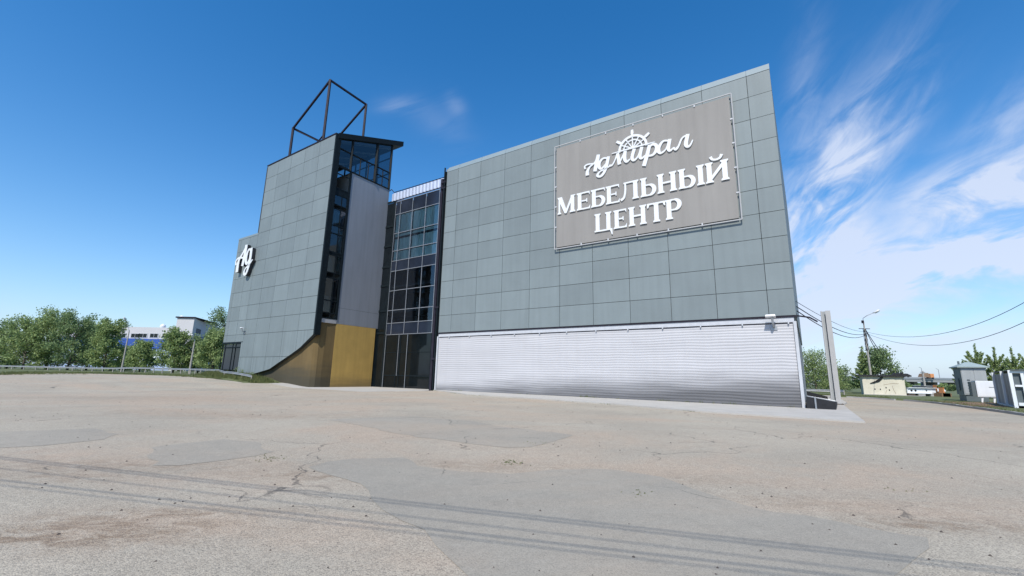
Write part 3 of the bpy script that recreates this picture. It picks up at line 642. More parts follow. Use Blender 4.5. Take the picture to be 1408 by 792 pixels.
# ground floor glazed entrance
b = MB()
for u, t in ((-52.5,.10),(-49.95,.05),(-49.3,.05),(-47.8,.08),(-43.05,.10)): b.ub(u-t, u+t, VC-.10, VC-.01, -.8, 7.2)
b.ub(-52.6,-42.0, VC-.09, VC-.02, 1.25, 1.42); b.ub(-52.6,-42.0, VC-.09, VC-.02, -.8,-.35); b.ub(-52.6,-42, VC-.08, VC-.02, 4.6, 4.68)
ent = part(b, 'entrance', 'mull', label='dark glazed ground floor entrance')
for o_ in (ent,): o_.data.materials[0] = M['black_frame']
b = MB()
for a, c in ((-52.4,-50.0),(-49.9,-49.35),(-49.25,-47.9),(-47.7,-43.15)): b.ub(a, c, VC-.04, VC-.02, -.35, 7.2)
part(b, 'pane', 'dark_glass', ent)
b = MB()
for u in (-52.5,-47.8,-49.62): b.ub(u-.035, u+.035, VC-.16, VC-.105, 1.3 if u==-49.62 else -.4, 7.2)
part(b, 'door_post', 'mull', ent)
# poles at the seam between the blocks
b = MB(); b.tube([W(-32.15,VF-.15,-.05), W(-32.15,VF-.15,24.6)], .085, 8)
b.ub(-32.32,-32.04, VF-.02, VF+.1, 0, 24.2)
part(b, 'downpipe', 'black_frame')
b = MB(); b.ub(-32.75,-32.45, VF-.10, VF+.2, -.1, 23.4); part(b, 'steel_column', 'steel_dark')
for z in (3.2,8.6,22.2,22.9): b = MB(); b.ub(-32.6,-31.98, VF-.22, VF-.16, z-.1, z+.1); part(b, 'pipe_bracket', 'steel_dark')
# low dark window in the wing
b = MB(); b.ub(-80.9,-74.45, VF+.0, VF+.12, 5.75, 6.0); b.ub(-80.9,-74.45, VF+.02, VF+.14, 5.1, 5.25)
for u in (-80.8,-77.2,-74.5): b.ub(u-.05, u+.06, VF+.02, VF+.13, 0, 5.74)
wl = part(b, 'window', 'black_frame', label='dark ground floor window at the far left corner')
b = MB(); b.ub(-80.75,-74.5, VF+.3, VF+.32, 0, 5.7); part(b, 'pane', 'dark_glass', wl)
# ------------------------------------------------------------------ sign board
sg = empty('sign_board', W(-10.45,VF-.3,12.95), TH, label='large taupe sign board with white Cyrillic lettering on the grey cladding', cat='sign')
b = MB(); b.ub(-17.86,-3.12, VF-.20, VF-.14, 13.05, 22.78); part(b, 'board', 'board', sg)
b = MB()
for k in range(1,6): u = -17.86+14.74*k/6; b.ub(u-.02, u+.02, VF-.204, VF-.201, 13.06, 22.77)
part(b, 'seam', 'board', sg)
b = MB()
for p, q in (((-18.02,12.9),(-18.02,22.95)),((-2.96,12.9),(-2.96,22.95)),((-18.02,12.9),(-2.96,12.9)),((-18.02,22.95),(-2.96,22.95))):
    b.bar(W(p[0],VF-.24,p[1]), W(q[0],VF-.24,q[1]), .075)
part(b, 'frame', 'post_grey', sg)
CL = [(-17.86+14.74*k/6, z, .05, .12) for k in range(1,6) for z in (12.97,22.86)]+[(u, 13+9.8*k/5, .12, .05) for k in range(1,5) for u in (-17.94,-3.04)]
for u, z, a, c in CL: b = MB(); b.ub(u-a,u+a, VF-.26, VF-.19, z-c, z+c); part(b, 'clip', 'white_trim', sg)
b = MB()
for k in range(7): u = -17.5+14*k/6; b.ub(u-.08,u+.08, VF-.135, VF-.012, 13.2, 22.6)
part(b, 'support_rail', 'steel_dark', sg)
LAY = [0]
def fr(): LAY[0] = (LAY[0]+1) % 7; return .002*LAY[0]
class Letter:
    def __init__(s, v, k=1.0): s.mb = MB(); s.v = v; s.k = k
    def poly(s, pts): s.mb.prism(pts, s.v-.09-fr(), s.v, W); return s
    def rect(s, a, b_, c, d): return s.poly([(a,c),(b_,c),(b_,d),(a,d)])
    def rib(s, pts, w_, n=6, depth=.09):
        P = [Vector((p[0], p[1])) for p in pts]; Wd = w_ if isinstance(w_, (list, tuple)) else [w_]*len(P)
        S = []; SW = []
        for i in range(len(P)-1):
            p0 = P[max(i-1,0)]; p1 = P[i]; p2 = P[i+1]; p3 = P[min(i+2,len(P)-1)]
            for k in range(n):
                t = k/n
                S.append(.5*((2*p1)+(p2-p0)*t+(2*p0-5*p1+4*p2-p3)*t*t+(3*p1-p0-3*p2+p3)*t**3)); SW.append(Wd[i]+(Wd[i+1]-Wd[i])*t)
        S.append(P[-1]); SW.append(Wd[-1]); f = fr(); vf = s.v-depth-f
        L = []; R = []
        for i, p in enumerate(S):
            t = (S[min(i+1,len(S)-1)]-S[max(i-1,0)]).normalized(); nn = Vector((-t.y, t.x)); h = SW[i]*s.k/2
            if i == 0: p = p-t*h*.5
            if i == len(S)-1: p = p+t*h*.5
            L.append(p+nn*h); R.append(p-nn*h)
        b0 = len(s.mb.v); m_ = len(S)
        for q in (L, R): s.mb.v += [W(p.x, vf, p.y) for p in q]
        for q in (L, R): s.mb.v += [W(p.x, s.v, p.y) for p in q]
        for i in range(m_-1):
            s.mb.f += [(b0+i, b0+i+1, b0+m_+i+1, b0+m_+i), (b0+2*m_+i, b0+i, b0+i+1, b0+2*m_+i+1)[::1], (b0+m_+i, b0+m_+i+1, b0+3*m_+i+1, b0+3*m_+i)]
        s.mb.f += [(b0, b0+m_, b0+3*m_, b0+2*m_), (b0+m_-1, b0+2*m_-1, b0+4*m_-1, b0+3*m_-1)]
        return s
    def stem(s, x, w_, z0, z1, top=True, bot=True, o=.10, h=.13):
        s.rect(x, x+w_, z0, z1)
        if bot: s.poly([(x-o,z0),(x+w_+o,z0),(x+w_+o,z0+h*.6),(x+w_,z0+h*1.5),(x,z0+h*1.5),(x-o,z0+h*.6)])
        if top: s.poly([(x-o,z1),(x-o,z1-h*.6),(x,z1-h*1.5),(x+w_,z1-h*1.5),(x+w_+o,z1-h*.6),(x+w_+o,z1)])
        return s
    def bowl(s, x, z0, z1, r, w1, w2):
        zc = (z0+z1)/2; h = (z1-z0)/2-w1/2
        pts = [(x, z1-w1/2)]+[(x+r*.35+(r*.65-w2/2)*cos(a), zc+h*sin(a)) for a in [pi/2-pi*i/8 for i in range(9)]]+[(x, z0+w1/2)]
        s.rib(pts, [w1]+[w1+(w2-w1)*max(0, cos(pi/2-pi*i/8)) for i in range(9)]+[w1], 4); return s
    def done(s, root, lab=None): return fix_normals(s.mb.build('letter', M['letters'], root, label=lab))
def glyph(ch, x0, x1, z0, z1):
    L = Letter(VF-.202); h = z1-z0; sw = .215*h; o = .065*h; T = .08*h; w_ = x1-x0
    xs_ = x0+o; xe = x1-o
    if ch == 'М':
        L.stem(xs_, sw*.45, z0, z1, top=False); L.stem(xe-sw, sw, z0, z1, top=False)
        cx = (xs_+xe-sw*.3)/2; L.poly([(x0,z1),(xs_+sw*.95,z1),(cx+.10,z0+.12*h),(cx-.12,z0)]); L.poly([(cx-.12,z0),(cx+.08,z0),(xe-.02,z1),(xe-sw*.75,z1)]); L.rect(xe-sw*.8,x1,z1-T*.7,z1)
    if ch in 'ЕБ':
        L.stem(xs_, sw, z0, z1)
        L.rect(xs_, x1-.04, z1-T, z1); L.poly([(x1-.12,z1-T),(x1-.02,z1-T*2.6),(x1,z1)])
        if ch == 'Е':
            L.rect(xs_, x1, z0, z0+T); L.poly([(x1-.12,z0+T),(x1+.03,z0+T*2.8),(x1,z0)]); zc = (z0+z1)/2; L.rect(xs_+sw*.9, x1-.27, zc-T*.42, zc+T*.48); L.rect(x1-.33, x1-.25, zc-T*1.3, zc+T*1.4)
        else: L.bowl(xs_+sw*.8, z0, z0+.60*h, w_-sw-.02, T*.9, sw*.95)
    if ch == 'Л':
        L.stem(xe-sw, sw, z0, z1); L.rect(x0+.28, xe, z1-T, z1); L.rib([(x0+.42,z1-T*.5),(x0+.42,z0+.55*h),(x0+.30,z0+.2*h),(x0+.06,z0+.08*h)], [T*1.1,T*1.2,T*1.4,T*1.7])
    if ch in 'ЬЫ':
        w2 = w_ if ch == 'Ь' else w_*.66
        L.stem(xs_, sw, z0, z1); L.bowl(xs_+sw*.8, z0, z0+.62*h, w2-sw-.02, T*.9, sw*.95)
        if ch == 'Ы': L.stem(xe-sw, sw, z0, z1)
    if ch == 'Н': L.stem(xs_, sw, z0, z1); L.stem(xe-sw, sw, z0, z1); L.rect(xs_+sw*.9, xe-sw*.9, (z0+z1)/2-T*.5, (z0+z1)/2+T*.6)
    if ch == 'Й':
        L.stem(xs_, sw, z0, z1); L.stem(xe-sw, sw, z0, z1); L.poly([(xs_+sw*.9,z0+.12*h),(xs_+sw*1.0,z0+.34*h),(xe-sw*.9,z1-.10*h),(xe-sw*.9,z1-.32*h)])
        cx = (x0+x1)/2; L.rib([(cx-.36,z1+.40),(cx-.26,z1+.22),(cx,z1+.14),(cx+.26,z1+.22),(cx+.38,z1+.42)], [.22,.16,.14,.16,.22])
    if ch == 'Ц':
        xe2 = x1-.18; L.stem(xs_, sw, z0, z1, bot=False); L.stem(xe2-sw, sw, z0, z1, bot=False); L.rect(x0, xe2+.10, z0, z0+T); L.poly([(xe2-.06,z0+.02),(xe2+.16,z0+T),(xe2+.18,z0-.42),(xe2+.10,z0-.42),(xe2,z0-.1)])
    if ch == 'Т':
        cx = (x0+x1)/2; L.stem(cx-sw/2, sw, z0, z1); L.rect(x0+.05, x1-.05, z1-T, z1); L.poly([(x0,z1),(x0+.02,z1-T*3),(x0+.12,z1-T*2.7),(x0+.20,z1-T*.9)]); L.poly([(x1,z1),(x1-.02,z1-T*3),(x1-.12,z1-T*2.7),(x1-.20,z1-T*.9)])
    if ch == 'Р': L.stem(xs_, sw, z0, z1); L.bowl(xs_+sw*.8, z0+.42*h, z1, w_-sw-.02, T*.9, sw*.95)
    return L.done(sg, 'white serif letter '+ch)
for ch, a, c in (('М',-17.70,-15.92),('Е',-15.78,-14.52),('Б',-14.42,-13.12),('Е',-13.05,-11.85),('Л',-11.75,-10.20),('Ь',-10.08,-8.80),('Н',-8.72,-7.20),('Ы',-7.10,-5.18),('Й',-5.12,-3.50)): glyph(ch, a, c, 16.10, 17.72)
for ch, a, c in (('Ц',-14.12,-12.52),('Е',-12.42,-11.30),('Н',-11.15,-9.65),('Т',-9.60,-8.15),('Р',-8.18,-6.95)): glyph(ch, a, c, 13.80, 15.42)
def script(name, strokes, lab):
    L = Letter(VF-.202, 1.08)
    for pts, w_ in strokes: L.rib(pts, w_)
    return L.done(sg, lab)
script('a', [([(-13.67,20.86),(-14.0,20.27),(-14.45,19.99),(-14.70,19.62),(-14.73,19.30)],[.10,.12,.14,.26,.30]), ([(-13.66,20.84),(-13.82,20.19),(-13.98,19.50)],[.30,.34,.30]), ([(-14.92,19.92),(-14.96,20.14),(-14.71,20.26),(-14.31,20.22),(-13.92,20.16)],[.14,.12,.12,.10,.10])], 'white script letter А')
script('d', [([(-12.74,20.42),(-12.95,19.6),(-13.2,19.05),(-13.51,18.82),(-13.78,18.98),(-13.54,19.28),(-12.98,19.42),(-12.51,19.62)],[.26,.28,.22,.16,.22,.12,.10,.12]), ([(-12.84,20.36),(-13.22,20.44),(-13.55,20.15),(-13.60,19.72),(-13.38,19.52),(-12.97,19.86)],[.12,.14,.24,.26,.16,.12])], 'white script letter д')
script('m', [([(-12.64,19.59),(-12.41,19.6),(-12.17,19.95),(-11.93,20.50)],[.18,.12,.10,.14]), ([(-11.90,20.50),(-11.78,19.56)],[.24,.28]), ([(-11.8,19.56),(-11.26,20.5)],[.12,.12]), ([(-11.24,20.5),(-11.30,19.9),(-11.15,19.56),(-10.85,19.70)],[.26,.28,.18,.10])], 'white script letter м')
script('i', [([(-10.46,20.48),(-10.66,19.80),(-10.52,19.52),(-10.20,19.72),(-9.88,20.37)],[.26,.26,.18,.12,.10]), ([(-9.83,20.46),(-10.0,19.75),(-9.86,19.52),(-9.50,19.72)],[.26,.26,.18,.10])], 'white script letter и')
script('r', [([(-9.18,20.46),(-9.40,19.70),(-9.68,18.86)],[.26,.30,.30]), ([(-9.36,20.16),(-9.0,20.48),(-8.68,20.38),(-8.62,19.97),(-8.92,19.58),(-9.38,19.58)],[.10,.18,.24,.28,.18,.12])], 'white script letter р')
script('aa', [([(-7.62,20.42),(-8.06,20.52),(-8.38,20.18),(-8.48,19.78),(-8.30,19.54),(-7.91,19.75),(-7.61,20.40)],[.12,.14,.24,.28,.16,.10,.10]), ([(-7.56,20.48),(-7.70,19.78),(-7.58,19.54),(-7.30,19.70)],[.26,.26,.16,.10])], 'white script letter а')
script('l', [([(-7.3,19.72),(-7.15,19.54),(-6.92,19.73),(-6.62,20.33),(-6.23,20.48)],[.10,.22,.14,.12,.12]), ([(-6.19,20.48),(-6.36,19.74),(-6.22,19.49),(-6.02,19.60),(-5.85,19.93)],[.26,.28,.18,.12,.08])], 'white script letter л')
L = Letter(VF-.202); cx, cz = -10.58, 20.62
def arc(r, a0, a1, n=10): return [(cx+r*cos(radians(a0+(a1-a0)*i/n)), cz+r*sin(radians(a0+(a1-a0)*i/n))) for i in range(n+1)]
L.rib(arc(1.16, 0, 180), .20, 3); L.rib(arc(.78, 4, 176), .10, 3)
for a in (35,90,143):
    L.rib([(cx+1.15*cos(radians(a)), cz+1.15*sin(radians(a))), (cx+1.42*cos(radians(a)), cz+1.42*sin(radians(a))), (cx+1.68*cos(radians(a)), cz+1.68*sin(radians(a)))], [.12,.24,.20], 4)
for a in (30,60,90,120,150): L.rib([(cx+.1*cos(radians(a)), cz+.1*sin(radians(a))), (cx+1.1*cos(radians(a)), cz+1.1*sin(radians(a)))], .09, 2)
L.rib([(-12.4,20.66),(-10.6,20.68),(-8.76,20.66)], [.06,.14,.06], 3)
fix_normals(L.mb.build('wheel_emblem', M['letters'], sg, label="white half ship's wheel above the script word"))
# left script letters sign
ag = empty('letter_sign', W(-76.5,VF-.4,17), TH, label='white script letters Ад with deep black sides on the low left wing', cat='sign')
def thick(strokes, nm):
    L = Letter(VF-.55); L2 = Letter(VF-.08)
    for pts, w_ in strokes: L.rib(pts, w_, depth=.06); L2.rib(pts, [q*.96 for q in w_], depth=.46)
    o = fix_normals(L.mb.build('letter', M['letters'], ag, label=nm)); fix_normals(L2.mb.build('side_return', M['letter_black'], o))
thick([([(-76.15,22.0),(-77.1,20.8),(-77.9,20.0),(-78.25,19.2),(-78.25,17.9)],[.35,.4,.5,.8,.8]), ([(-76.2,22.0),(-76.3,20.3),(-76.55,18.75)],[.75,.85,.75]), ([(-79.0,19.1),(-79.1,19.75),(-78.4,20.15),(-77.4,20.1),(-76.1,19.9)],[.4,.32,.32,.3,.3])], 'white script letter А')
thick([([(-74.3,21.2),(-74.25,19.63),(-74.45,18.16),(-74.98,17.05),(-75.65,17.2),(-75.4,17.95),(-74.4,18.45),(-73.5,19.2)],[.65,.7,.6,.45,.5,.3,.28,.25]), ([(-74.5,21.0),(-75.1,21.2),(-75.55,20.4),(-75.60,19.3),(-75.1,18.75),(-74.5,19.4)],[.3,.35,.6,.65,.4,.3])], 'white script letter д')
# ------------------------------------------------------------------ security lights on the walls
def spot(u, z, lab):
    r = empty('security_light', W(u,VF-.1,z), TH, label=lab, cat='wall light', group='security lights on the walls')
    b = MB(); b.hexa([W(u-.32,VF-.75,z+.10),W(u+.28,VF-.75,z+.10),W(u+.28,VF-.35,z+.02),W(u-.32,VF-.35,z+.02),W(u-.28,VF-.70,z+.22),W(u+.24,VF-.70,z+.22),W(u+.24,VF-.40,z+.22),W(u-.28,VF-.40,z+.22)]); part(b, 'housing', 'lamp', r)
    b = MB(); b.tube([W(u+.05,VF-.6,z+.1), W(u+.08,VF-.5,z-.3), W(u+.1,VF-.02,z-.6)], .07, 8); b.ub(u-.1,u+.28, VF-.08, VF-.0, z-.75, z-.5); part(b, 'bracket', 'steel', r)
    return r
r_ = spot(-1.75, 5.72, 'white security lamp at the top right of the white ribbed wall')
spot(-73.7, 8.0, 'white security lamp low on the tall grey block at the left')
r = empty('wall_spike', W(-.3,VF+.1,5.6), TH, label='thin dark steel bracket sticking out of the right corner', cat='bracket')
b = MB(); b.tube([W(-.33,VF+.3,5.9), W(.35,VF+.3,5.75), W(.75,VF+.3,5.45)], .05, 6); part(b, 'arm', 'steel_dark', r)
b = MB(); b.ub(-.35,-.31, VF+.2, VF+.4, 5.75, 6.0); part(b, 'plate', 'steel_dark', r)
# ------------------------------------------------------------------ ramp and post at the right corner
r = empty('entrance_ramp', W(.6,36,.07), TH, label='low black ramp with a sloping parapet at the right corner of the white wall', cat='ramp')
b = MB(); b.hexa([W(-.33,33.2,.07),W(1.0,33.2,.07),W(1.25,41.9,.07),W(-.33,41.9,.07),W(-.33,33.2,.55),W(.85,33.4,.42),W(1.1,41.5,.12),W(-.33,41.9,.50)]); part(b, 'deck', 'black_tar2', r)
b = MB(); b.hexa([W(1.0,33.0,.07),W(1.14,33.0,.07),W(1.55,41.6,.07),W(1.3,41.6,.07),W(1.0,33.0,.50),W(1.14,33.0,.50),W(1.55,41.6,.25),W(1.3,41.6,.25)])
b.hexa([W(-.30,32.9,.07),W(1.10,32.9,.07),W(1.10,33.05,.07),W(-.30,33.05,.07),W(-.30,32.9,.78),W(1.10,32.9,.52),W(1.10,33.05,.52),W(-.30,33.05,.78)])
b.hexa([W(-.30,42,.07),W(1.0,42,.07),W(1.0,42.2,.07),W(-.30,42.2,.07),W(-.30,42,.95),W(1.0,42,.6),W(1.0,42.2,.6),W(-.30,42.2,.95)]); part(b, 'parapet', 'black_tar', r)
b = MB(); b.tube([W(-.25,32.95,.80), W(1.12,33.0,.56), W(1.45,41.4,.30)], .035, 6); b.tube([W(.15,32.8,.07), W(.15,32.8,.74)], .05, 6); part(b, 'rail', 'steel', r)
p0 = at(1150.5,557.5,33.5); p0.z = .07
r = empty('steel_post', p0, TH, label='tall pale H-section post standing at the right corner of the building', cat='post')
pt = at(1137,428,p0.y).z
b = MB()
def pb(b, a0,a1,b0,b1,c0,c1): return b.box(a0,a1,b0,b1,c0,c1, lambda x,y,z: p0+Vector((x*CT-y*ST, x*ST+y*CT, z-.07)))
pb(b,-.30,-.24,-.3,.3,.1,pt); pb(b,-.02,.30,-.30,-.24,.1,pt); pb(b,.24,.30,-.235,.3,.1,pt); part(b, 'flange', 'post_grey', r)
b = MB(); pb(b,-.235,.235,-.05,.05,.1,pt-.02); part(b, 'web', 'kiosk_grey', r)
b = MB(); pb(b,-.42,.42,-.42,.42,.07,.13); part(b, 'base_plate', 'rust', r)
# ------------------------------------------------------------------ overhead cables
def sag(a, b_, s, n=16): return [a.lerp(b_, i/n)+Vector((0,0,-4*s*(i/n)*(1-i/n))) for i in range(n+1)]
pole_b = at(1200,545,71); pole_b.z = 0
ptop = at(1188.2,440,71); 
def cable(pts, rad, lab, grp): 
    b = MB(); b.tube(pts, rad, 5); return b.build('overhead_cable', M['cable'], smooth=True, label=lab, cat='cable', group=grp)
e1 = W(-.3,36.5,at(1093.5,415,30).z)
for i, (y1, y2, lab) in enumerate(((414,456,'topmost black cable from the building corner to the street lamp'),(421,459,'middle black cable from the building corner to the street lamp'),(427,460.5,'lowest black cable from the building corner to the street lamp'))):
    a = at(1094,y1,29.5); a = W(-.30, 35.6, a.z); q = at(1190,y2,70.8); cable(sag(a, q, .55+.25*i), .035 if i else .02, lab, 'cables from the building to the lamp post')
for i, (y1, ym, xm, ye, lab) in enumerate(((456,462,1262,414,'upper long cable from the street lamp off to the right'),(458,475,1262,442,'lower long cable from the street lamp off to the right'))):
    a = at(1190,y1,70.8); q = at(1420,ye-5,26); mdl = at(xm+10,ym,45); pts = []
    for k in range(25):
        t = k/24; pts.append(a*(1-t)*(1-t)+(mdl*2-(a+q)*.5)*2*t*(1-t)+q*t*t)
    q2 = pts[-1]+(pts[-1]-pts[-2])*6; pts.append(q2)
    cable(pts, .02, lab, 'long cables to the right')
# wires overhead behind the camera, whose shadows cross the asphalt
sdx, sdy = sd.x/sd.z, sd.y/sd.z
for i, (a, c, h, rad, lab) in enumerate(((( -9.02,8.19),(2.63,4.85),6.6,.011,'first'),((-8.75,8.0),(2.60,4.74),6.6,.011,'second'),((-7.9,7.28),(2.45,4.40),6.2,.008,'third'),((-7.19,6.6),(2.30,4.22),6.0,.011,'fourth'),((-6.93,6.35),(2.2,4.10),6.0,.008,'fifth'))):
    A = Vector((a[0]+sdx*h, a[1]+sdy*h, h)); B = Vector((c[0]+sdx*h, c[1]+sdy*h, h)); d = (B-A)
    cable([A-d*2.2, A-d*.5, A, B, B+d*.5, B+d*2.2], rad, lab+' wire from the front of the five passing high over the near asphalt', 'wires over the near car park')
# ------------------------------------------------------------------ street lamps
def lamp_post(name, basep, top, arm, r0_, lab, extra=None):
    r = empty(name, basep, 0, label=lab, cat='street lamp', group='street lamps')
    b = MB(); b.tube([basep, Vector((basep.x, basep.y, top.z))], [r0_, r0_*.55], 10); part(b, 'pole', 'conc_post', r)
    b = MB(); b.tube(arm, .05, 6); part(b, 'arm', 'steel', r)
    e = arm[-1]; d = (arm[-1]-arm[-2]).normalized(); b = MB(); b.tube([e-d*.1, e+d*.15, e+d*.55, e+d*.85, e+d*.95], [.06,.15,.20,.15,.05], 8); hd = part(b, 'lamp_head', 'lamp', r, smooth=True)
    b = MB(); b.tube([e+d*.2+Vector((0,0,-.13)), e+d*.75+Vector((0,0,-.13))], .11, 8); part(b, 'glass_bowl', 'white_box', hd, smooth=True)
    return r
Yp = 71
pb_ = Vector((pole_b.x, Yp, 0)); top = at(1187,441,Yp); pb_.x = top.x+.0
lp = lamp_post('street_lamp', pb_, Vector((pb_.x, Yp, top.z)), [Vector((pb_.x,Yp,top.z-.6)), Vector((pb_.x,Yp,top.z+.4)), at(1192,434,Yp-.5), at(1201,430,Yp-1)], .17, 'grey street lamp with many cables above the cream wall on the right')
b = MB(); z = ptop.z
b.box(pb_.x-.9,pb_.x+.9,Yp-.05,Yp+.05,z-1.5,z-1.4); b.box(pb_.x-.35,pb_.x-.12,Yp-.25,Yp,z-.55,z-.1)
part(b, 'crossarm', 'steel_dark', lp)
for k, (x1, y1) in enumerate(((1215,490),(1208,488))):
    a = Vector((pb_.x+.1,Yp,at(1190,452,Yp).z)); q = at(x1,y1,Yp+2)
    cable(sag(a, q, .15), .05, ['right','left'][k]+' thick stay cable running down from the lamp post into the tree', 'stay cables')
b = MB()
for k in range(5):
    a = 2*pi*k/5; b.tube([Vector((pb_.x+.20*cos(a+t*.5), Yp+.20*sin(a+t*.5), at(1190,452,Yp).z-t*.6)) for t in range(7)], .035, 5)
part(b, 'cable_bundle', 'cable', lp)
Y2 = 96; bs = at(167,509,Y2); bs.z = gh(bs.x, Y2)
tp = at(176.5,455,Y2); lamp_post('street_lamp', bs, Vector((bs.x,Y2,tp.z)), [Vector((bs.x,Y2,tp.z-.4)), at(177.0,448,Y2), at(174.5,443.5,Y2-.4), at(173,440.8,Y2-.8)], .18, 'slim street lamp in front of the far white and blue building')
Y3 = 86; bs = at(260.5,512,Y3); bs.z = gh(bs.x, Y3)
tp = at(265.5,470,Y3); lamp_post('street_lamp', bs, Vector((bs.x,Y3,tp.z)), [Vector((bs.x,Y3,tp.z-.5)), Vector((bs.x,Y3,tp.z+.3)), at(266.5,466,Y3), at(265.5,463.5,Y3-.6)], .20, 'shorter street lamp behind the rail near the left end of the building')
# ------------------------------------------------------------------ guard rails
def rail(pts, lab, h=.72, every=3.0, endz=None):
    P = dens(pts, every)
    r = empty('guard_rail', Vector((P[0][0], P[0][1], gh(*P[0]))), 0, label=lab, cat='guard rail')
    def gz(x, y): return gh(x, y)+mound(x, y)*.4
    b = MB()
    for a, c in zip(P, P[1:]):
        A = Vector((*a, gz(*a)+h)); B = Vector((*c, gz(*c)+h)); t = (B-A).normalized(); nn = Vector((-t.y, t.x, 0)).normalized()
        if nn.y > 0: nn = -nn
        prof = [(.04,.16),(.10,.10),(.04,.03),(.04,-.03),(.10,-.10),(.04,-.16)]
        s = len(b.v)
        for p in (A, B):
            for d_, zz in prof: b.v.append(p+nn*d_+Vector((0,0,zz)))
        for k in range(5): b.f.append((s+k, s+k+1, s+6+k+1, s+6+k))
    part(b, 'beam', 'steel', r)
    for a in P[::1]:
        q = MB(); z = gz(*a); q.box(a[0]-.07,a[0]+.07,a[1]-.07,a[1]+.07,z-.3,z+h+.1); part(q, 'post', 'conc_post', r)
    return r
def xy(p): return (p.x, p.y)
rl = [(-125,101), xy(at(0,505,100)), xy(at(100,507,98)), xy(at(200,509,92)), xy(at(262,510,84)), xy(at(300,511,72)), xy(W(-74,31.6,0)), xy(W(-64.8,31.2,0))]
rail(rl, 'long low steel guard rail along the grass on the left')
rail([xy(at(1085,535,62)), xy(at(1143,537,60)), xy(at(1160,537.5,60))], 'short low rail behind the ramp at the right corner', h=.6)
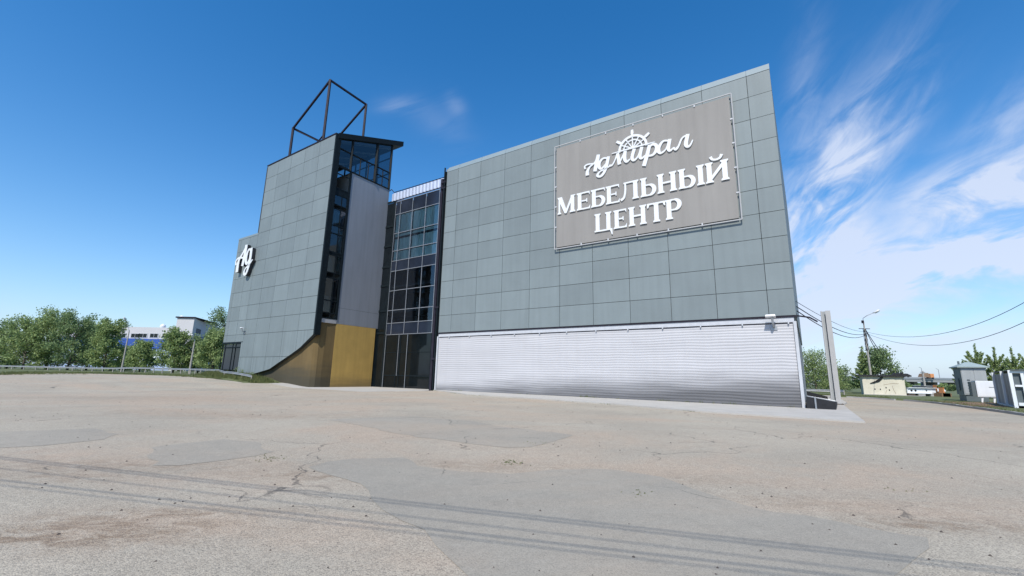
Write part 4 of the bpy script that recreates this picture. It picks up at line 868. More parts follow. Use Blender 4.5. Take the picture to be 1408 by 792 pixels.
# ------------------------------------------------------------------ far buildings
def facing_box(x0, x1, Y, depth, ytop, name=None):
    A = at(x0, ytop, Y); B = at(x1, ytop, Y); return A.x, B.x, max(A.z, B.z) if False else (A.z+B.z)/2
def far_block():
    Y = 200; xa = at(150,449,Y).x; xb = at(246,449,Y).x; zt = at(205,450,Y).z
    r = empty('industrial_building', Vector(((xa+xb)/2, Y, .6)), 0, label='long pale industrial building with a blue band behind the trees on the left', cat='building')
    zb = at(205,466,Y).z; zc = at(205,479,Y).z
    b = MB(); b.box(xa-25,xb,Y,Y+40,zb,zt); part(b, 'upper_wall', 'block_white', r)
    b = MB(); b.box(xa-25,xb+14,Y-1.0,Y+40,zc,zb-.02); part(b, 'blue_band', 'blue', r)
    b = MB(); b.box(xa-25,xb+14,Y-.6,Y+40,.3,zc-.02); part(b, 'lower_wall', 'pale_blue', r)
    for xx in (168,186,197,212,229):
        p = at(xx,461,Y); b = MB(); b.box(p.x-2.0,p.x+2.0,Y-.15,Y-.02,p.z-1.1,p.z+.9); f = part(b, 'window', 'white_trim', r)
        b = MB(); b.box(p.x-1.7,p.x-.1,Y-.22,Y-.16,p.z-.9,p.z+.7); b.box(p.x+.1,p.x+1.7,Y-.22,Y-.16,p.z-.9,p.z+.7); part(b, 'pane', 'dark_glass', f)
    for xx in (170,178,205,213):
        p = at(xx,492,Y); b = MB(); b.box(p.x-2.2,p.x+2.2,Y-.75,Y-.62,p.z-2,p.z+2); part(b, 'window', 'white_box', r)
    p = at(217,447.5,Y-1); b = MB(); b.tube([p+Vector((0,3,-1.5)), p+Vector((0,3,-.2)), p+Vector((0,3,.5)), p+Vector((0,3,1.1))], [.5,1.2,1.0,.1], 10); part(b, 'roof_vent', 'white_box', r, smooth=True)
    # stair tower with mono pitch roof
    Yt = 190; A = at(244,437,Yt); B = at(267.5,438,Yt); ang = radians(17); dx, dy = -sin(ang), cos(ang)
    r2 = empty('stair_tower', Vector((A.x, Yt, .6)), 0, label='taller pale tower block with a dark sloping roof edge behind the trees', cat='building')
    Ltop = A.z; zl = at(287,443.5,Yt+18).z
    D_ = 24; P0 = Vector((A.x,Yt,0)); P1 = Vector((B.x,Yt,0)); P2 = P1+Vector((at(287,443,Yt+D_).x-B.x, D_, 0)); P3 = P0+Vector((2, D_, 0))
    b = MB(); b.quadmesh([P0+Vector((0,0,.3)),P1+Vector((0,0,.3)),P1+Vector((0,0,Ltop)),P0+Vector((0,0,Ltop))], [(0,1,2,3)])
    b.quadmesh([P3+Vector((0,0,.3)),P0+Vector((0,0,.3)),P0+Vector((0,0,Ltop)),P3+Vector((0,0,Ltop))], [(0,1,2,3)]); part(b, 'front_wall', 'block_white', r2)
    b = MB(); b.quadmesh([P1+Vector((0.01,0,.3)),P2+Vector((0,0,.3)),P2+Vector((0,0,Ltop)),P1+Vector((.01,0,Ltop))], [(0,1,2,3)]); b.quadmesh([P2+Vector((0,0,.3)),P3+Vector((0,0,.3)),P3+Vector((0,0,Ltop)),P2+Vector((0,0,Ltop))], [(0,1,2,3)]); part(b, 'side_wall', 'block_white', r2)
    b = MB(); e = Vector((0,0,Ltop)); f = Vector((0,0,Ltop+.55)); o = [Vector((-.5,-.5,0)),Vector((.5,-.5,0)),Vector((.5,.5,0)),Vector((-.5,.5,0))]
    Q = [P0+o[0],P1+o[1],P2+o[2],P3+o[3]]; b.hexa([q+e for q in Q]+[q+f for q in Q]); part(b, 'roof', 'steel_dark', r2)
    p = at(250,434.5,Yt+6); b = MB(); b.tube([Vector((p.x,p.y,Ltop+.4)), Vector((p.x,p.y,Ltop+1.3)), Vector((p.x,p.y,Ltop+1.8))], [.9,.9,.2], 8); part(b, 'roof_vent', 'white_box', r2)
    t = (P2-P1).normalized(); nn = Vector((t.y,-t.x,0))
    for zz, k0, k1 in ((Ltop-7.5,.12,.62),(Ltop-12.5,.10,.60)):
        b = MB(); a = P1+(P2-P1)*k0+nn*.05; c = P1+(P2-P1)*k1+nn*.05; b.hexa([a+Vector((0,0,zz)),c+Vector((0,0,zz)),c+nn*1.4+Vector((0,0,zz)),a+nn*1.4+Vector((0,0,zz)),a+Vector((0,0,zz+.9)),c+Vector((0,0,zz+.9)),c+nn*1.4+Vector((0,0,zz+.9)),a+nn*1.4+Vector((0,0,zz+.9))]); part(b, 'balcony', 'block_grey', r2)
        b = MB(); a = P1+(P2-P1)*(k0+.1)+nn*.04; c = P1+(P2-P1)*(k1-.1)+nn*.04; b.hexa([a+Vector((0,0,zz+1)),c+Vector((0,0,zz+1)),c+nn*.1+Vector((0,0,zz+1)),a+nn*.1+Vector((0,0,zz+1)),a+Vector((0,0,zz+3.6)),c+Vector((0,0,zz+3.6)),c+nn*.1+Vector((0,0,zz+3.6)),a+nn*.1+Vector((0,0,zz+3.6))]); part(b, 'window', 'dark_glass', r2)
far_block()
# overpass far on the right
Y = 230; r = empty('overpass', at(1230,527,Y), 0, label='long grey concrete overpass on the horizon at the right', cat='bridge')
a = at(1120,518.5,Y); c = at(1345,522.5,Y*1.05); dz = 1.5
b = MB(); b.hexa([a+Vector((-80,0,-dz)),c+Vector((120,0,-dz)),c+Vector((120,12,-dz)),a+Vector((-80,12,-dz)),a+Vector((-80,0,0)),c+Vector((120,0,0)),c+Vector((120,12,0)),a+Vector((-80,12,0))]); part(b, 'deck', 'overpass', r)
b = MB(); b.hexa([a+Vector((-80,-.3,.05)),c+Vector((120,-.3,.05)),c+Vector((120,-.1,.05)),a+Vector((-80,-.1,.05)),a+Vector((-80,-.3,.85)),c+Vector((120,-.3,.85)),c+Vector((120,-.1,.85)),a+Vector((-80,-.1,.85))]); part(b, 'railing', 'steel', r)
for k in range(9):
    t = k/8; p = a.lerp(c, t); b = MB(); b.box(p.x-.9,p.x+.9,p.y+2,p.y+10,-.2,p.z-dz-.02); part(b, 'pillar', 'overpass', r)
for xx, yy, lab in ((1266,506,'left distant lamp standing on the overpass'),(1289.5,508,'right distant lamp standing on the overpass')):
    q = at(xx,yy,Y+5); lb = Vector((q.x+1.2, Y+6, a.lerp(c,.6).z)); r = empty('street_lamp', lb, 0, label=lab, cat='street lamp', group='street lamps on the overpass')
    b = MB(); b.tube([lb, Vector((lb.x,lb.y,q.z))], .13, 6); part(b, 'pole', 'steel', r)
    b = MB(); b.tube([Vector((lb.x,lb.y,q.z)), Vector((lb.x-1.2,lb.y,q.z+.5))], .09, 6); part(b, 'arm', 'steel', r)
q = at(1280.5,517,Y+2); r = empty('truck', Vector((q.x,Y+5,q.z-1.5)), 0, label='small brown loaded truck crossing the overpass', cat='truck')
zb = a.lerp(c,.65).z
b = MB(); b.hexa([Vector((q.x-2.6,Y+4,zb+1)),Vector((q.x+1.6,Y+4,zb+1)),Vector((q.x+1.6,Y+7,zb+1)),Vector((q.x-2.6,Y+7,zb+1)),Vector((q.x-2.0,Y+4.4,zb+2.7)),Vector((q.x+.9,Y+4.4,zb+3.2)),Vector((q.x+.9,Y+6.6,zb+3.2)),Vector((q.x-2.0,Y+6.6,zb+2.7))]); part(b, 'load', 'timber', r)
b = MB(); b.box(q.x+1.7,q.x+3.6,Y+4.2,Y+6.8,zb+.8,zb+2.8); part(b, 'cab', 'orange', r)
for dx_ in (-1.8,0,2.8):
    b = MB(); b.tube([Vector((q.x+dx_,Y+4,zb+.5)),Vector((q.x+dx_,Y+4.4,zb+.5))], .5, 10); part(b, 'wheel', 'cable', r)
# ------------------------------------------------------------------ cream garage with tar roof
Y = 66; gp = at(1188.5,544,Y); gp.z = 0
def gf(a, d, z): return gp + Vector((a*CT-d*ST, a*ST+d*CT, z))
def span(P, xpix):          # length along the facade direction from P that reaches photo column xpix
    lo, hi = 0, 20
    for _ in range(40):
        m_ = (lo+hi)/2; q = P+Vector((m_*CT, m_*ST, 0))-Vector((0,0,CH)); x_ = 704+F*q.dot(rt)/q.dot(fw)
        lo, hi = (m_, hi) if x_ < xpix else (lo, m_)
    return lo
gw = span(gp, 1247); zt = at(1190,516.8,Y).z
r = empty('garage', gp.copy(), TH, label='low cream painted garage wall with tattered black roofing under the street lamp', cat='garage')
b = MB(); b.box(0,gw,0,4,-.2,zt,gf); part(b, 'wall', 'cream', r)
mb = MB(); V = []; n = 60
for j in range(9):
    for i in range(n+1):
        a = -.5+(gw+1.3)*i/n; d = -.30+4.7*j/8; t_ = i/n
        e = .10*noise.noise(Vector((i*.35, j*.9, 0)))+(.55*max(0, sin((t_-.62)*8))*(.5+.8*noise.noise(Vector((i*.5,j*.7,4)))) if t_ > .62 else 0)
        V.append(gf(a, d, zt+.14+e))
mb.quadmesh(V, [(j*(n+1)+i, j*(n+1)+i+1, (j+1)*(n+1)+i+1, (j+1)*(n+1)+i) for j in range(8) for i in range(n)])
s_ = len(mb.v); mb.v += [gf(-.5+(gw+1.3)*i/n, -.33, zt-.05-.22*abs(noise.noise(Vector((i*.4,2,0))))) for i in range(n+1)]
mb.f += [(s_+i, s_+i+1, i+1, i) for i in range(n)]
part(mb, 'roof', 'black_tar', r)
b = MB(); kx = gw*.42
for pts in ([(.4,-.05),(.05,-.4),(-.5,-.8),(-1.1,-1.1),(-.6,-1.0),(-.1,-.65),(.15,-.3)], [(.5,0),(.25,-.45),(-.1,-.8),(-.6,-.95)], [(-.5,.1),(0,-.12),(.6,.1)]):
    b.tube([gf(kx+p, -.07, zt+.02+q_) for p, q_ in pts], .06, 5)
part(b, 'cable_loop', 'cable', r)
for fx, fz in ((.28,.33),(.41,.33),(.55,.42),(.62,.30)):
    b = MB(); b.box(gw*fx-.06,gw*fx+.06,-.03,-.005,zt*fz-.10,zt*fz+.08,gf); part(b, 'vent_hole', 'room', r)
for P in ([(.50,.55),(.62,.6),(.74,.64),(.86,.62)], [(.70,.52),(.72,.3),(.76,.12)], [(.52,.12),(.56,.3)]):
    b = MB(); b.tube([gf(gw*x_, -.004, zt*z_) for x_, z_ in P], .02, 4); part(b, 'crack', 'timber', r)
b = MB(); b.box(-.1,gw+1.6,-.35,-.02,-.1,.16,gf); part(b, 'plinth', 'concrete', r)
# ------------------------------------------------------------------ long white and orange girders beyond the garage
Y = 64; xa = at(1248,540,Y).x; xb = at(1287,540,Y).x
r = empty('steel_girder', Vector(((xa+xb)/2, Y, .1)), 0, label='long white painted girder with round holes lying on blocks beside the cream garage', cat='girder')
b = MB(); zt = at(1267,533.5,Y).z; zb = at(1267,540.5,Y).z
b.box(xa,xb,Y,Y+.12,zb,zt); b.box(xa,xb,Y-.25,Y+.5,zb-.07,zb); b.box(xa,xb,Y-.25,Y+.5,zt,zt+.07); part(b, 'beam', 'white_box', r)
b = MB()
for xx in (1253.5,1259,1274): p = at(xx,537,Y-.03); b.tube([Vector((p.x,Y-.03,p.z)),Vector((p.x,Y-.005,p.z))], .15 if xx < 1270 else .1, 10)
part(b, 'hole', 'room', r)
for xx in (1252,1266,1283):
    p = at(xx,542,Y); b = MB(); b.box(p.x-.5,p.x+.5,Y-.2,Y+.4,0,zb-.08); part(b, 'block', 'concrete' if xx != 1252 else 'rust', r)
xa2 = xb+.05; xb2 = at(1318,540,Y-3).x
r = empty('steel_girder', Vector(((xa2+xb2)/2, Y-1, .1)), 0, label='orange rusty girder on timber sleepers left of the grey kiosk', cat='girder')
b = MB(); zt = at(1300,533.8,Y).z; zb = at(1300,539.5,Y).z
b.box(xa2,xb2,Y-1.06,Y-.4,zb,zt); b.box(xa2,xb2,Y-1.1,Y-.35,zt,zt+.09); b.box(xa2,xb2,Y-1.1,Y-.35,zb-.09,zb); part(b, 'beam', 'orange', r)
for k in range(6):
    b = MB(); x = xa2+.5+(xb2-xa2-1)*k/5; b.box(x-.28,x+.28,Y-1.4,Y+.2,.02,zb-.10); part(b, 'sleeper', 'timber', r)
r = empty('steel_girder', Vector(((xa2+xb2)/2+1, Y+1.5, .1)), 0, label='second orange girder lying just behind and above the front one', cat='girder')
b = MB(); b.box(xa2+1.2,xb2+1,Y+1,Y+1.6,zb+.1,zt+.42); part(b, 'beam', 'orange', r)
b = MB(); b.box(xa2+1.6,xa2+2.2,Y+.9,Y+1.7,.0,zb+.09); b.box(xb2-1,xb2-.4,Y+.9,Y+1.7,.0,zb+.09); part(b, 'sleeper', 'timber', r)
# pale pole in the field
p = at(1273,538,100); t_ = at(1271.5,510,100); r = empty('pole', Vector((p.x,100,0)), 0, label='pale leaning pole in the field before the overpass', cat='pole')
b = MB(); b.tube([Vector((p.x,100,0)), Vector((p.x,100,t_.z))], [.22,.16], 8); part(b, 'shaft', 'conc_post', r)
b = MB(); b.box(p.x-.4,p.x+.4,99.8,100.2,t_.z-.4,t_.z-.25); part(b, 'crossarm', 'steel', r)
# ------------------------------------------------------------------ parked cars far off
def car(px, py, Y, rz_, m_, lab, s=1.0):
    p = at(px, py, Y); o = Vector((p.x, Y, .05)); r = empty('parked_car', o, rz_, label=lab, cat='car', group='cars parked in the field')
    R = Matrix.Rotation(rz_, 3, 'Z'); fn = lambda x, y, z: o+R@Vector((x*s, y*s, z*s))
    b = MB(); prof = [(-2.1,.35),(-2.15,.75),(-2.05,.95),(-1.2,1.0),(1.0,1.0),(2.0,.85),(2.15,.6),(2.1,.35)]; b.prism(prof, -.85, .85, fn); fix_normals(part(b, 'body', m_, r))
    b = MB(); b.prism([(-1.9,1.01),(-1.5,1.38),(.2,1.42),(.95,1.01)], -.74, .74, fn); fix_normals(part(b, 'cabin', 'dark_glass', r))
    b = MB(); b.prism([(-1.45,1.40),(-1.3,1.47),(.05,1.47),(.15,1.43)], -.72, .72, fn); fix_normals(part(b, 'roof', m_, r))
    for x in (-1.35,1.35):
        for y in (-.8,.8):
            b = MB(); b.tube([fn(x,y-.1,.33),fn(x,y+.1,.33)], .33*s, 12); part(b, 'wheel', 'cable', r)
car(1268,532,92,.2,'kiosk_grey','small dark grey car parked in the field left of the pale pole')
car(1279,532,96,-.3,'white_box','small white car parked in the field right of the pale pole')
# ------------------------------------------------------------------ transformer kiosk
Y = 46; nb = at(1328,551,Y); nb.z = .1
r = empty('transformer_kiosk', Vector((nb.x, Y, .1)), TH, label='grey metal transformer kiosk with a hipped roof on the right', cat='kiosk')
KT = at(1318.5,505.5,Y).z
wd = 1.85; dp = 2.8
def kf(a, d, z): return Vector((nb.x, Y, 0)) + Vector((a*CT-d*ST, a*ST+d*CT, z))
b = MB(); b.box(0,wd,0,dp,.75,KT,kf); part(b, 'body', 'kiosk_grey', r)
b = MB(); b.box(-.012,-.002,.05,dp-.05,.8,KT-.03,kf); part(b, 'side_shade_panel', 'kiosk_side', r)  # thin panel added to put the left face's shade into its colour
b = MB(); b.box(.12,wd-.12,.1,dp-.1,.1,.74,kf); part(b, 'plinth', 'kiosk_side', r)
b = MB(); e = .26; b.hexa([kf(-e,-e,KT+.01),kf(wd+e,-e,KT+.01),kf(wd+e,dp+e,KT+.01),kf(-e,dp+e,KT+.01),kf(-e,-e,KT+.10),kf(wd+e,-e,KT+.10),kf(wd+e,dp+e,KT+.10),kf(-e,dp+e,KT+.10)]); b.hexa([kf(-e,-e,KT+.105),kf(wd+e,-e,KT+.105),kf(wd+e,dp+e,KT+.105),kf(-e,dp+e,KT+.105),kf(wd*.4,dp*.45,KT+.62),kf(wd*.6,dp*.45,KT+.62),kf(wd*.6,dp*.55,KT+.62),kf(wd*.4,dp*.55,KT+.62)]); part(b, 'roof', 'kiosk_roof', r)
for k in range(2):
    b = MB(); b.box(.06+k*(wd/2-.02),wd/2-.02+k*(wd/2-.04),-.03,-.004,.85,KT-.08,kf); d_ = part(b, 'door', 'kiosk_grey', r)
    b = MB(); b.box(wd/2-.12+k*.16,wd/2-.08+k*.16,-.06,-.032,1.8,2.05,kf); part(b, 'handle', 'steel_dark', d_)
b = MB(); b.box(-.10,-.015,1.0,2.2,1.2,2.4,kf); b.box(.3,.45,dp-.8,dp-.65,KT+.3,KT+.75,kf); part(b, 'vent_box', 'kiosk_side', r)
# white generator cabinet
Y = 43.0; cp = at(1345,546.5,Y); cp.z = 0; cw_ = span(cp, 1378); zt = at(1342,523.5,Y).z; zb = at(1345,545.5,Y).z
def cf(a, d, z): return cp + Vector((a*CT-d*ST, a*ST+d*CT, z))
r = empty('generator_cabinet', cp+Vector((0,0,.1)), TH, label='white metal generator cabinet on short feet between the two kiosks', cat='cabinet')
b = MB(); b.box(0,cw_,0,1.3,zb,zt,cf); part(b, 'body', 'white_box', r)
b = MB(); b.box(.06,cw_-.06,-.02,-.003,zb+.08,zt-.08,cf); pn = part(b, 'front_panel', 'white_box', r)
b = MB(); b.box(.85,1.75,-.035,-.022,zt-.62,zt-.56,cf); part(b, 'marking_strip', 'steel', pn)
b = MB(); b.box(1.95,2.15,-.05,-.022,zt-.95,zt-.80,cf); part(b, 'latch', 'rust', pn)
b = MB(); b.box(-.30,-.02,.1,1.1,zb+.05,zt-.1,cf)
for k in range(6): b.box(-.34,-.305,.15,1.05,zb+.15+k*.27,zb+.27+k*.27,cf)
part(b, 'radiator', 'kiosk_side', r)
for a in (.25,cw_-.45):
    b = MB(); b.hexa([cf(a-.05,.1,.1),cf(a+.05,.1,.1),cf(a+.05,.25,.1),cf(a-.05,.25,.1),cf(a,.1,zb-.01),cf(a+.16,.1,zb-.01),cf(a+.16,.25,zb-.01),cf(a,.25,zb-.01)]); part(b, 'leg', 'white_box', r)
# stained sheet metal kiosk at the right edge
nc = gnd(1399.5,563); nc.z = .1
KA = atan2(40.55-33.35, 44.33-37.86)       # its side wall runs this way
r = empty('metal_stall', nc, 0, label='streaked grey metal stall with a white frame at the right edge', cat='stall')
dv = Vector((cos(KA), sin(KA), 0)); du = Vector((dv.y, -dv.x, 0)); H = at(1393,510.5,nc.y).z
def sf(a, d, z): return Vector((nc.x, nc.y, 0))+du*a+dv*d+Vector((0,0,z))
b = MB(); b.box(.1,3.6,.1,8.5,.2,H-.15,sf); part(b, 'body', 'kiosk_side', r)
for d0, d1 in ((.15,3.7),(4.0,8.6)):
    b = MB(); n = 16
    V = []
    for i in range(n+1):
        d = d0+(d1-d0)*i/n
        for z in (.22,H-.12): V.append(sf(.0+(.04 if i % 2 else 0), d, z))
    b.quadmesh(V, [(2*i, 2*i+2, 2*i+3, 2*i+1) for i in range(n)]); part(b, 'side_sheet', 'stained', r)
b = MB()
for d in (0.0,3.85,8.7): b.box(-.14,.06,d-.1,d+.1,.1,H+.08,sf)
b.box(-.12,.04,.1,8.6,.1,.22,sf)
b.box(.06,3.7,-.1,.08,H-.14,H+.05,sf)
for a in (.55,1.9,3.6): b.box(a-.08,a+.08,-.12,.05,.3,H-.15,sf)
b.box(.1,3.6,-.11,.04,H-1.15,H-1.0,sf); b.box(.1,3.6,-.11,.04,.28,.5,sf); part(b, 'frame', 'white_box', r)
b = MB(); b.box(.64,1.81,-.03,.02,.52,H-1.16,sf); b.box(.64,1.81,-.03,.02,H-.98,H-.16,sf); b.box(1.99,3.5,-.03,.02,.52,H-1.16,sf); b.box(1.99,3.5,-.03,.02,H-.98,H-.16,sf); f = part(b, 'window', 'kiosk_grey', r)
b = MB()
for k in range(9): z = .6+k*.16; b.box(.66,1.8,-.05,-.032,z,z+.03,sf); b.box(2.0,3.5,-.05,-.032,z,z+.03,sf)
for k in range(12): a = .7+k*.24; b.box(a,a+.025,-.056,-.051,.52,H-1.18,sf)
part(b, 'grille', 'white_box', f)
b = MB(); b.box(.0,3.8,-.25,8.9,H+.06,H+.12,sf); part(b, 'roof', 'kiosk_side', r)
b = MB(); b.box(-.25,.3,-.3,8.8,.0,.10,sf); part(b, 'base_slab', 'concrete', r)
# ------------------------------------------------------------------ trees
def tree(name, x, y, base_z, H, R, m_, lab, grp, style='round', n=7000, leaf=.30, seed=1, cat='tree', low=.08, tr=None):
    rnd = random.Random(seed)
    if style == 'bush': R = min(R, H*.62)
    r = empty(name, Vector((x, y, base_z)), 0, label=lab, cat=cat, group=grp)
    tr = tr or H*.018+.03
    b = MB(); pts = []; lean = (rnd.uniform(-.04,.04), rnd.uniform(-.04,.04))
    for k in range(7): t = k/6; pts.append(Vector((x+lean[0]*H*t+.06*sin(k*1.3), y+lean[1]*H*t, base_z-.1+H*.92*t)))
    b.tube(pts, [tr*(1-.85*k/6)+.01 for k in range(7)], 7)
    def tp(t): i = min(5, int(t*6)); return pts[i].lerp(pts[i+1], t*6-i)
    br = []; nb_ = {'round': 26, 'twig': 34, 'cone': 46, 'bush': 20}[style]
    for k in range(nb_):
        t = (k+.5)/nb_; az_ = k*2.4+rnd.uniform(-.4,.4)
        if style == 'round': t0 = low+.80*t; Ln = R*(.55+.65*sqrt(max(0, 1-((t0-.42)/.62)**2)))*rnd.uniform(.75,1.12); e = .15+.9*t
        elif style == 'twig': t0 = low+.66*t; Ln = R*1.35*rnd.uniform(.75,1.15)*(1.15-.45*t); e = .62+.45*t
        elif style == 'cone': t0 = low+.88*t; Ln = R*(1.05-t)*rnd.uniform(.85,1.1)+.15; e = .35
        else: t0 = .02+.3*t; Ln = R*rnd.uniform(.7,1.2); e = .3+.9*rnd.random()
        p0_ = tp(min(.98, t0)); d = Vector((cos(az_)*cos(e), sin(az_)*cos(e), sin(e))); p1_ = p0_+d*Ln*.5; p2_ = p0_+d*Ln+Vector((0,0,Ln*(.12 if style != 'cone' else .10)))
        br.append((p0_, p1_, p2_, Ln)); b.tube([p0_, p1_, p2_], [tr*.38, tr*.2, .012], 5, caps=False)
        if style in ('round', 'bush'):
            for q in range(3):
                a2 = az_+rnd.uniform(-1.1,1.1); e2 = e+rnd.uniform(-.3,.6); s0 = p0_.lerp(p2_, rnd.uniform(.35,.8)); d2 = Vector((cos(a2)*cos(e2), sin(a2)*cos(e2), sin(e2))); q2 = s0+d2*Ln*.45
                br.append((s0, s0.lerp(q2,.5), q2, Ln*.45)); b.tube([s0, q2], [tr*.15,.01], 4, caps=False)
    br.append((tp(.7), tp(.85), tp(1.0)+Vector((0,0,H*.06)), H*.3))
    part(b, 'trunk', 'bark', r, smooth=True)
    c = MB(); tot = sum(q[3] for q in br)
    for (p0_, p1_, p2_, Ln) in br:
        for k in range(int(n*Ln/tot)):
            t = rnd.uniform(.12 if style != 'round' else .3, 1.04)**.8; p = p0_.lerp(p1_, t*2) if t < .5 else p1_.lerp(p2_, t*2-1)
            s_ = {'round': .42, 'twig': .12, 'cone': .20, 'bush': .34}[style]*(R**.5)*(1.12-.55*t if style != 'round' else 1)
            o = Vector((rnd.gauss(0,1), rnd.gauss(0,1), rnd.gauss(0,.8)))*s_*.62
            p = p+o; a = Vector((rnd.gauss(0,1), rnd.gauss(0,1), rnd.gauss(0,.7))).normalized(); u_ = a.cross(Vector((rnd.gauss(0,1), rnd.gauss(0,1), rnd.gauss(0,1)))).normalized(); w__ = a.cross(u_); L_ = leaf*rnd.uniform(.6,1.3)
            if p.z < base_z+.15: continue
            s = len(c.v); c.v += [p-u_*L_*.5, p+w__*L_*.30, p+u_*L_*.55, p-w__*L_*.30]; c.f.append((s, s+1, s+2, s+3))
    c.build('crown', M[m_], r)
    return r
GL = 'trees along the rail on the left'
def ltree(px, ptop, halfpx, Y, m_, lab, sd_, n=8000, style='round', base=509, leaf=.42, low=.06):
    tp = at(px, ptop, Y); bx = at(px+(px-756)*-.0, base, Y); z0 = gh(bx.x, Y)+.05
    Hh = (tp.z-z0)/1.04; R = halfpx/F*Y
    return tree('tree', bx.x-(0), Y, z0, Hh, R*.85, m_, lab, GL, style=style, n=n, leaf=leaf, seed=sd_, low=low)
ltree(-28,462,30,108,'leaf','tree cut by the left edge of the photo, smallest of the left trees',1)
ltree(8,462,30,112,'leaf_dark','low dark tree right beside the left edge',2)
ltree(30,446,30,106,'leaf','mid green tree left of the tallest tree',3)
ltree(62,432,32,110,'leaf','tallest broad tree of the left row',4,n=10000)
ltree(92,437,27,107,'leaf_dark','dense darker tree just right of the tallest tree',5)
ltree(118,446,24,118,'leaf_dark','small crown showing behind between two bigger trees',6)
ltree(142,440,22,104,'leaf_bright','bright green tree left of the slim street lamp',7,n=9000)
ltree(170,484,13,116,'leaf_dark','low dark tree behind the slim street lamp',8,n=4500)
ltree(192,474,17,104,'leaf','small round tree right of the slim street lamp',9,n=6500)
ltree(238,457,21,102,'leaf_bright','bright tree below the pale tower block',10,n=8500)
ltree(272,468,20,106,'leaf_dark','dark tree behind the shorter street lamp',11,n=6500)
ltree(291,455,20,103,'leaf','green tree touching the left end of the building',12,n=8000)
ltree(304,432,28,128,'leaf_dark','tall tree rising behind the left end of the building',13,n=9000)
ltree(150,492,18,122,'leaf_dark','low shrub behind the bright tree',14,n=2500,style='bush')
GR = 'trees on the right'
def rtree(px, ptop, halfpx, Y, m_, lab, sd_, n=5000, style='twig', base=540, leaf=.26, low=.06, name='tree', cat='tree'):
    bx = at(px, base, Y); tp = at(px, ptop, Y); return tree(name, bx.x, Y, .08, tp.z/1.04, halfpx/F*Y, m_, lab, GR, style=style, n=n, leaf=leaf, seed=sd_, low=low, cat=cat)
rtree(1123,492,20,76,'leaf_bright','bright young tree between the white wall and the pale post',21,n=5500,style='round',leaf=.24)
rtree(1140,505,16,80,'leaf','shorter tree directly behind the pale post',22,n=3500,style='round',leaf=.24)
rtree(1160,508,12,84,'leaf_dark','small dark tree right of the pale post',23,n=3000,style='round',leaf=.24)
rtree(1193,474,17,77,'leaf','feathery conical tree at the foot of the street lamp',24,n=6500,style='cone',leaf=.26)
rtree(1216,482,17,76,'leaf_dark','bushy dark tree behind the cream garage',25,n=6500,style='round',leaf=.30)
rtree(1236,506,12,76,'leaf_dark','small shrub at the right end of the cream garage roof',26,n=2200,style='bush')
for k, (px, pt_, hp, Y) in enumerate(((1330,492,14,62),(1352,470,18,60),(1378,474,15,58),(1402,474,16,56),(1425,478,18,55))):
    rtree(px, pt_, hp, Y, 'leaf_bright' if k != 3 else 'leaf', ['spindly young tree showing left over the grey kiosk roof','tallest spiky young tree behind the grey kiosk','spiky young tree above the white cabinet','spiky bright young tree above the streaked stall','young tree at the right edge behind the streaked stall'][k], 30+k, n=6500, style='twig', leaf=.19, low=.05)
for k, (px, pt_, hp, Y) in enumerate(((1360,500,18,64),(1392,500,18,62))):
    rtree(px, pt_, hp, Y, 'leaf', ['leafy shrub filling in behind the white cabinet','leafy shrub filling in behind the streaked stall'][k], 40+k, n=3500, style='bush', leaf=.24, name='shrub', cat='shrub')
for k, (px, pt_, hp, Y, lab) in enumerate(((1172,524,22,150,'far shrub left of the cream garage'),(1262,529,14,140,'far shrub under the left part of the overpass'),(1296,526.5,14,150,'round far shrub under the overpass'),(1308,528,14,135,'far shrub beside the grey kiosk'),(1250,528,14,190,'darker far shrub beneath the overpass deck'))):
    rtree(px, pt_, hp, Y, 'leaf_dark' if k % 2 else 'leaf', lab, 50+k, n=2200, style='bush', leaf=.5, name='shrub', cat='shrub', base=532)
# far wood on the horizon
mb = MB(); rnd = random.Random(5)
for k in range(9000):
    a = rnd.uniform(-62, 66); d = rnd.uniform(420, 520); x, y = d*sin(radians(a)), d*cos(radians(a)); h = (2.2+2.0*noise.noise(Vector((a*.35,0,0)))+1.5*noise.noise(Vector((a*1.7,4,0))))
    z = rnd.uniform(0, max(1.5, h)); s_ = rnd.uniform(.8,2.0); u_ = Vector((rnd.gauss(0,1),rnd.gauss(0,1),rnd.gauss(0,1))).normalized(); w__ = u_.cross(Vector((rnd.gauss(0,1),rnd.gauss(0,1),rnd.gauss(0,1)))).normalized()
    p = Vector((x,y,z)); s = len(mb.v); mb.v += [p-u_*s_, p+w__*s_, p+u_*s_, p-w__*s_]; mb.f.append((s,s+1,s+2,s+3))
mb.build('far_wood', M['leaf_dark'], label='distant low line of trees on the horizon', cat='trees', kind='stuff')
# ------------------------------------------------------------------ weeds and tufts
mb = MB(); rnd = random.Random(11)
def tuft(x, y, z, h, n):
    for k in range(n):
        a = rnd.uniform(0, 2*pi); l_ = rnd.uniform(0, .35)*h; p = Vector((x+rnd.gauss(0,.12), y+rnd.gauss(0,.12), z)); q = p+Vector((cos(a)*l_, sin(a)*l_, h*rnd.uniform(.6,1.1))); w__ = Vector((-sin(a), cos(a), 0))*.02*max(1, h*2)
        s = len(mb.v); mb.v += [p-w__, p+w__, q]; mb.f.append((s, s+1, s+2))
for k in range(1100):
    u = rnd.uniform(-81,-61.8); v = 30.0+rnd.random()**.8*3.3; p = W(u, v, 0); kk = sstep(-60.8,-66,u)
    z = gh(p.x,p.y)+kk*(.05+.50*math.exp(-((max(0, 32.4-v))/1.5)**2)); tuft(p.x, p.y, z, rnd.uniform(.15,.55)*(1.5 if rnd.random() < .08 else 1), 9)
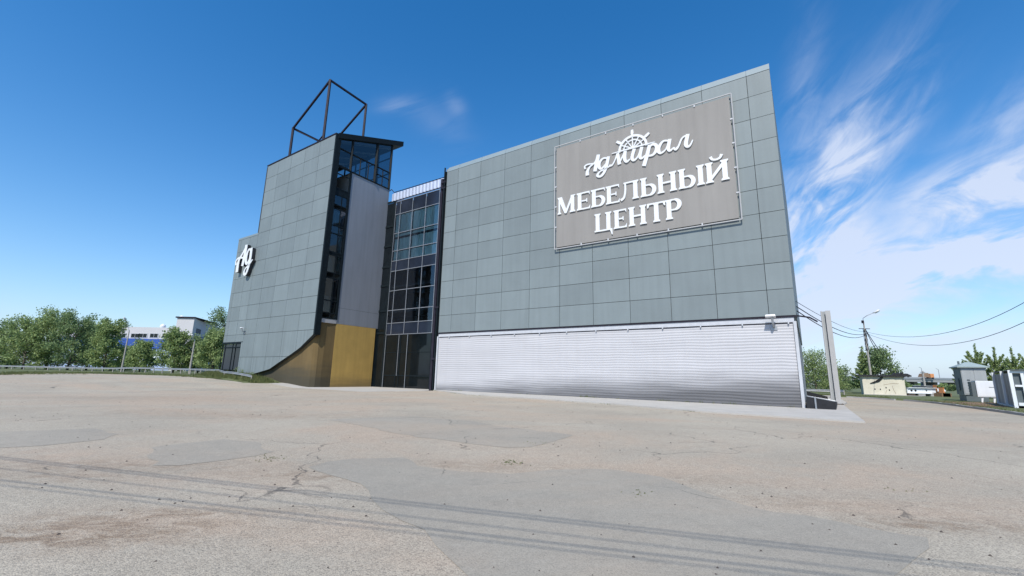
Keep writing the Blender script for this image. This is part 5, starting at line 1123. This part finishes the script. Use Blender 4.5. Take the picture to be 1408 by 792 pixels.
for k in range(2600):
    i = rnd.uniform(1, len(left_edge)-2.001); a = left_edge[int(i)]; c = left_edge[int(i)+1]; f = i-int(i); x = a[0]+(c[0]-a[0])*f+rnd.uniform(-.3,.0)*rnd.random()*10; y = a[1]+(c[1]-a[1])*f+rnd.uniform(0,16)*rnd.random()
    tuft(x, y, gh(x,y)+.03, rnd.uniform(.12,.35), 6)
for k in range(2200):
    i = rnd.uniform(0, 8.99); a = kerb_line[int(i)]; c = kerb_line[int(i)+1]; f = i-int(i); dd = .5+rnd.random()**2*12; x = a[0]+(c[0]-a[0])*f+dd*(.87 if i > 4 else .5); y = a[1]+(c[1]-a[1])*f+dd*(-.45 if i > 4 else .6); tuft(x, y, .09, rnd.uniform(.05,.16), 6)
for px_, py_, n_ in ((701,636,14),(706,637,9),(878,679,7),(735,609,8),(372,628,8),(366,632,6),(1236,672,4)):
    for k in range(n_):
        p = gnd(px_+rnd.gauss(0,7), py_+rnd.gauss(0,1)); tuft(p.x, p.y, .003, rnd.uniform(.008,.018), 3)
for k in range(150):
    u = rnd.uniform(-31.5, -.8); p = W(u, 33.36+rnd.uniform(-.06,.03), 0)
    if noise.noise(Vector((u*.5, 0, 7))) > .05: tuft(p.x, p.y, .07, rnd.uniform(.05,.22), 5)
for k in range(120):
    i = rnd.uniform(0, 5.99); Q = [(-32.2,33.45),(-28,31.2),(-23.7,28.6),(-17.9,28.1),(-9.7,26.5),(-5.1,24.6),(0,24.1)]; a = Q[int(i)]; c = Q[int(i)+1]; f = i-int(i); p = W(a[0]+(c[0]-a[0])*f, a[1]+(c[1]-a[1])*f-.05, 0)
    if noise.noise(Vector((i*2.5, 0, 3))) > .1: tuft(p.x, p.y, .0, rnd.uniform(.03,.12), 4)
mb.build('grass_tufts', M['blade'], label='tufts of grass and weeds along the asphalt edges', cat='grass', kind='stuff')
# (the tufts above also stand in cracks of the asphalt)
# young weeds by the foot of the tall block
def weed(u, v, h, lab):
    p = W(u, v, 0); z = gh(p.x,p.y)+.45; rr = random.Random(int(-u*10)); r = empty('weed', Vector((p.x,p.y,z)), 0, label=lab, cat='weed', group='tall weeds')
    b = MB(); b.tube([Vector((p.x,p.y,z-.2)), Vector((p.x+.1,p.y,z+h))], [.03,.015], 5); part(b, 'stem', 'bark', r)
    b = MB()
    for k in range(60):
        t = rr.random(); q = Vector((p.x+.1*t+rr.gauss(0,.16), p.y+rr.gauss(0,.16), z+h*(.25+.75*t))); a = Vector((rr.gauss(0,1),rr.gauss(0,1),rr.gauss(0,1))).normalized(); c = a.cross(Vector((0,.3,1))).normalized(); b.quadmesh([q-a*.09,q+c*.05,q+a*.09,q-c*.05], [(0,1,2,3)])
    b.build('leaves', M['leaf'], r)
weed(-73.4,32.8,1.3,'tallest weed against the grey block near the dark window'); weed(-71.0,32.6,.9,'middle weed against the grey block'); weed(-67.5,32.3,.7,'short weed near the diagonal cut')
# small stones and litter on the asphalt
mb = MB(); rnd = random.Random(21)
for k in range(420):
    y = 2.6+rnd.random()**1.6*26; x = rnd.uniform(-1.15,1.15)*y; s_ = rnd.uniform(.006,.018)*(1+y*.03)
    P = [Vector((x+s_*cos(a)*rnd.uniform(.7,1.2), y+s_*sin(a)*rnd.uniform(.7,1.2), gh(x,y)+.002)) for a in (0,1.2,2.5,3.8,5)]; s = len(mb.v); mb.v += P+[Vector((x,y,gh(x,y)+s_*.9))]; mb.f += [(s+i, s+(i+1)%5, s+5) for i in range(5)]
mb.build('pebbles', M['rust'], label='scattered dark pebbles and grit on the asphalt', cat='stones', kind='stuff')
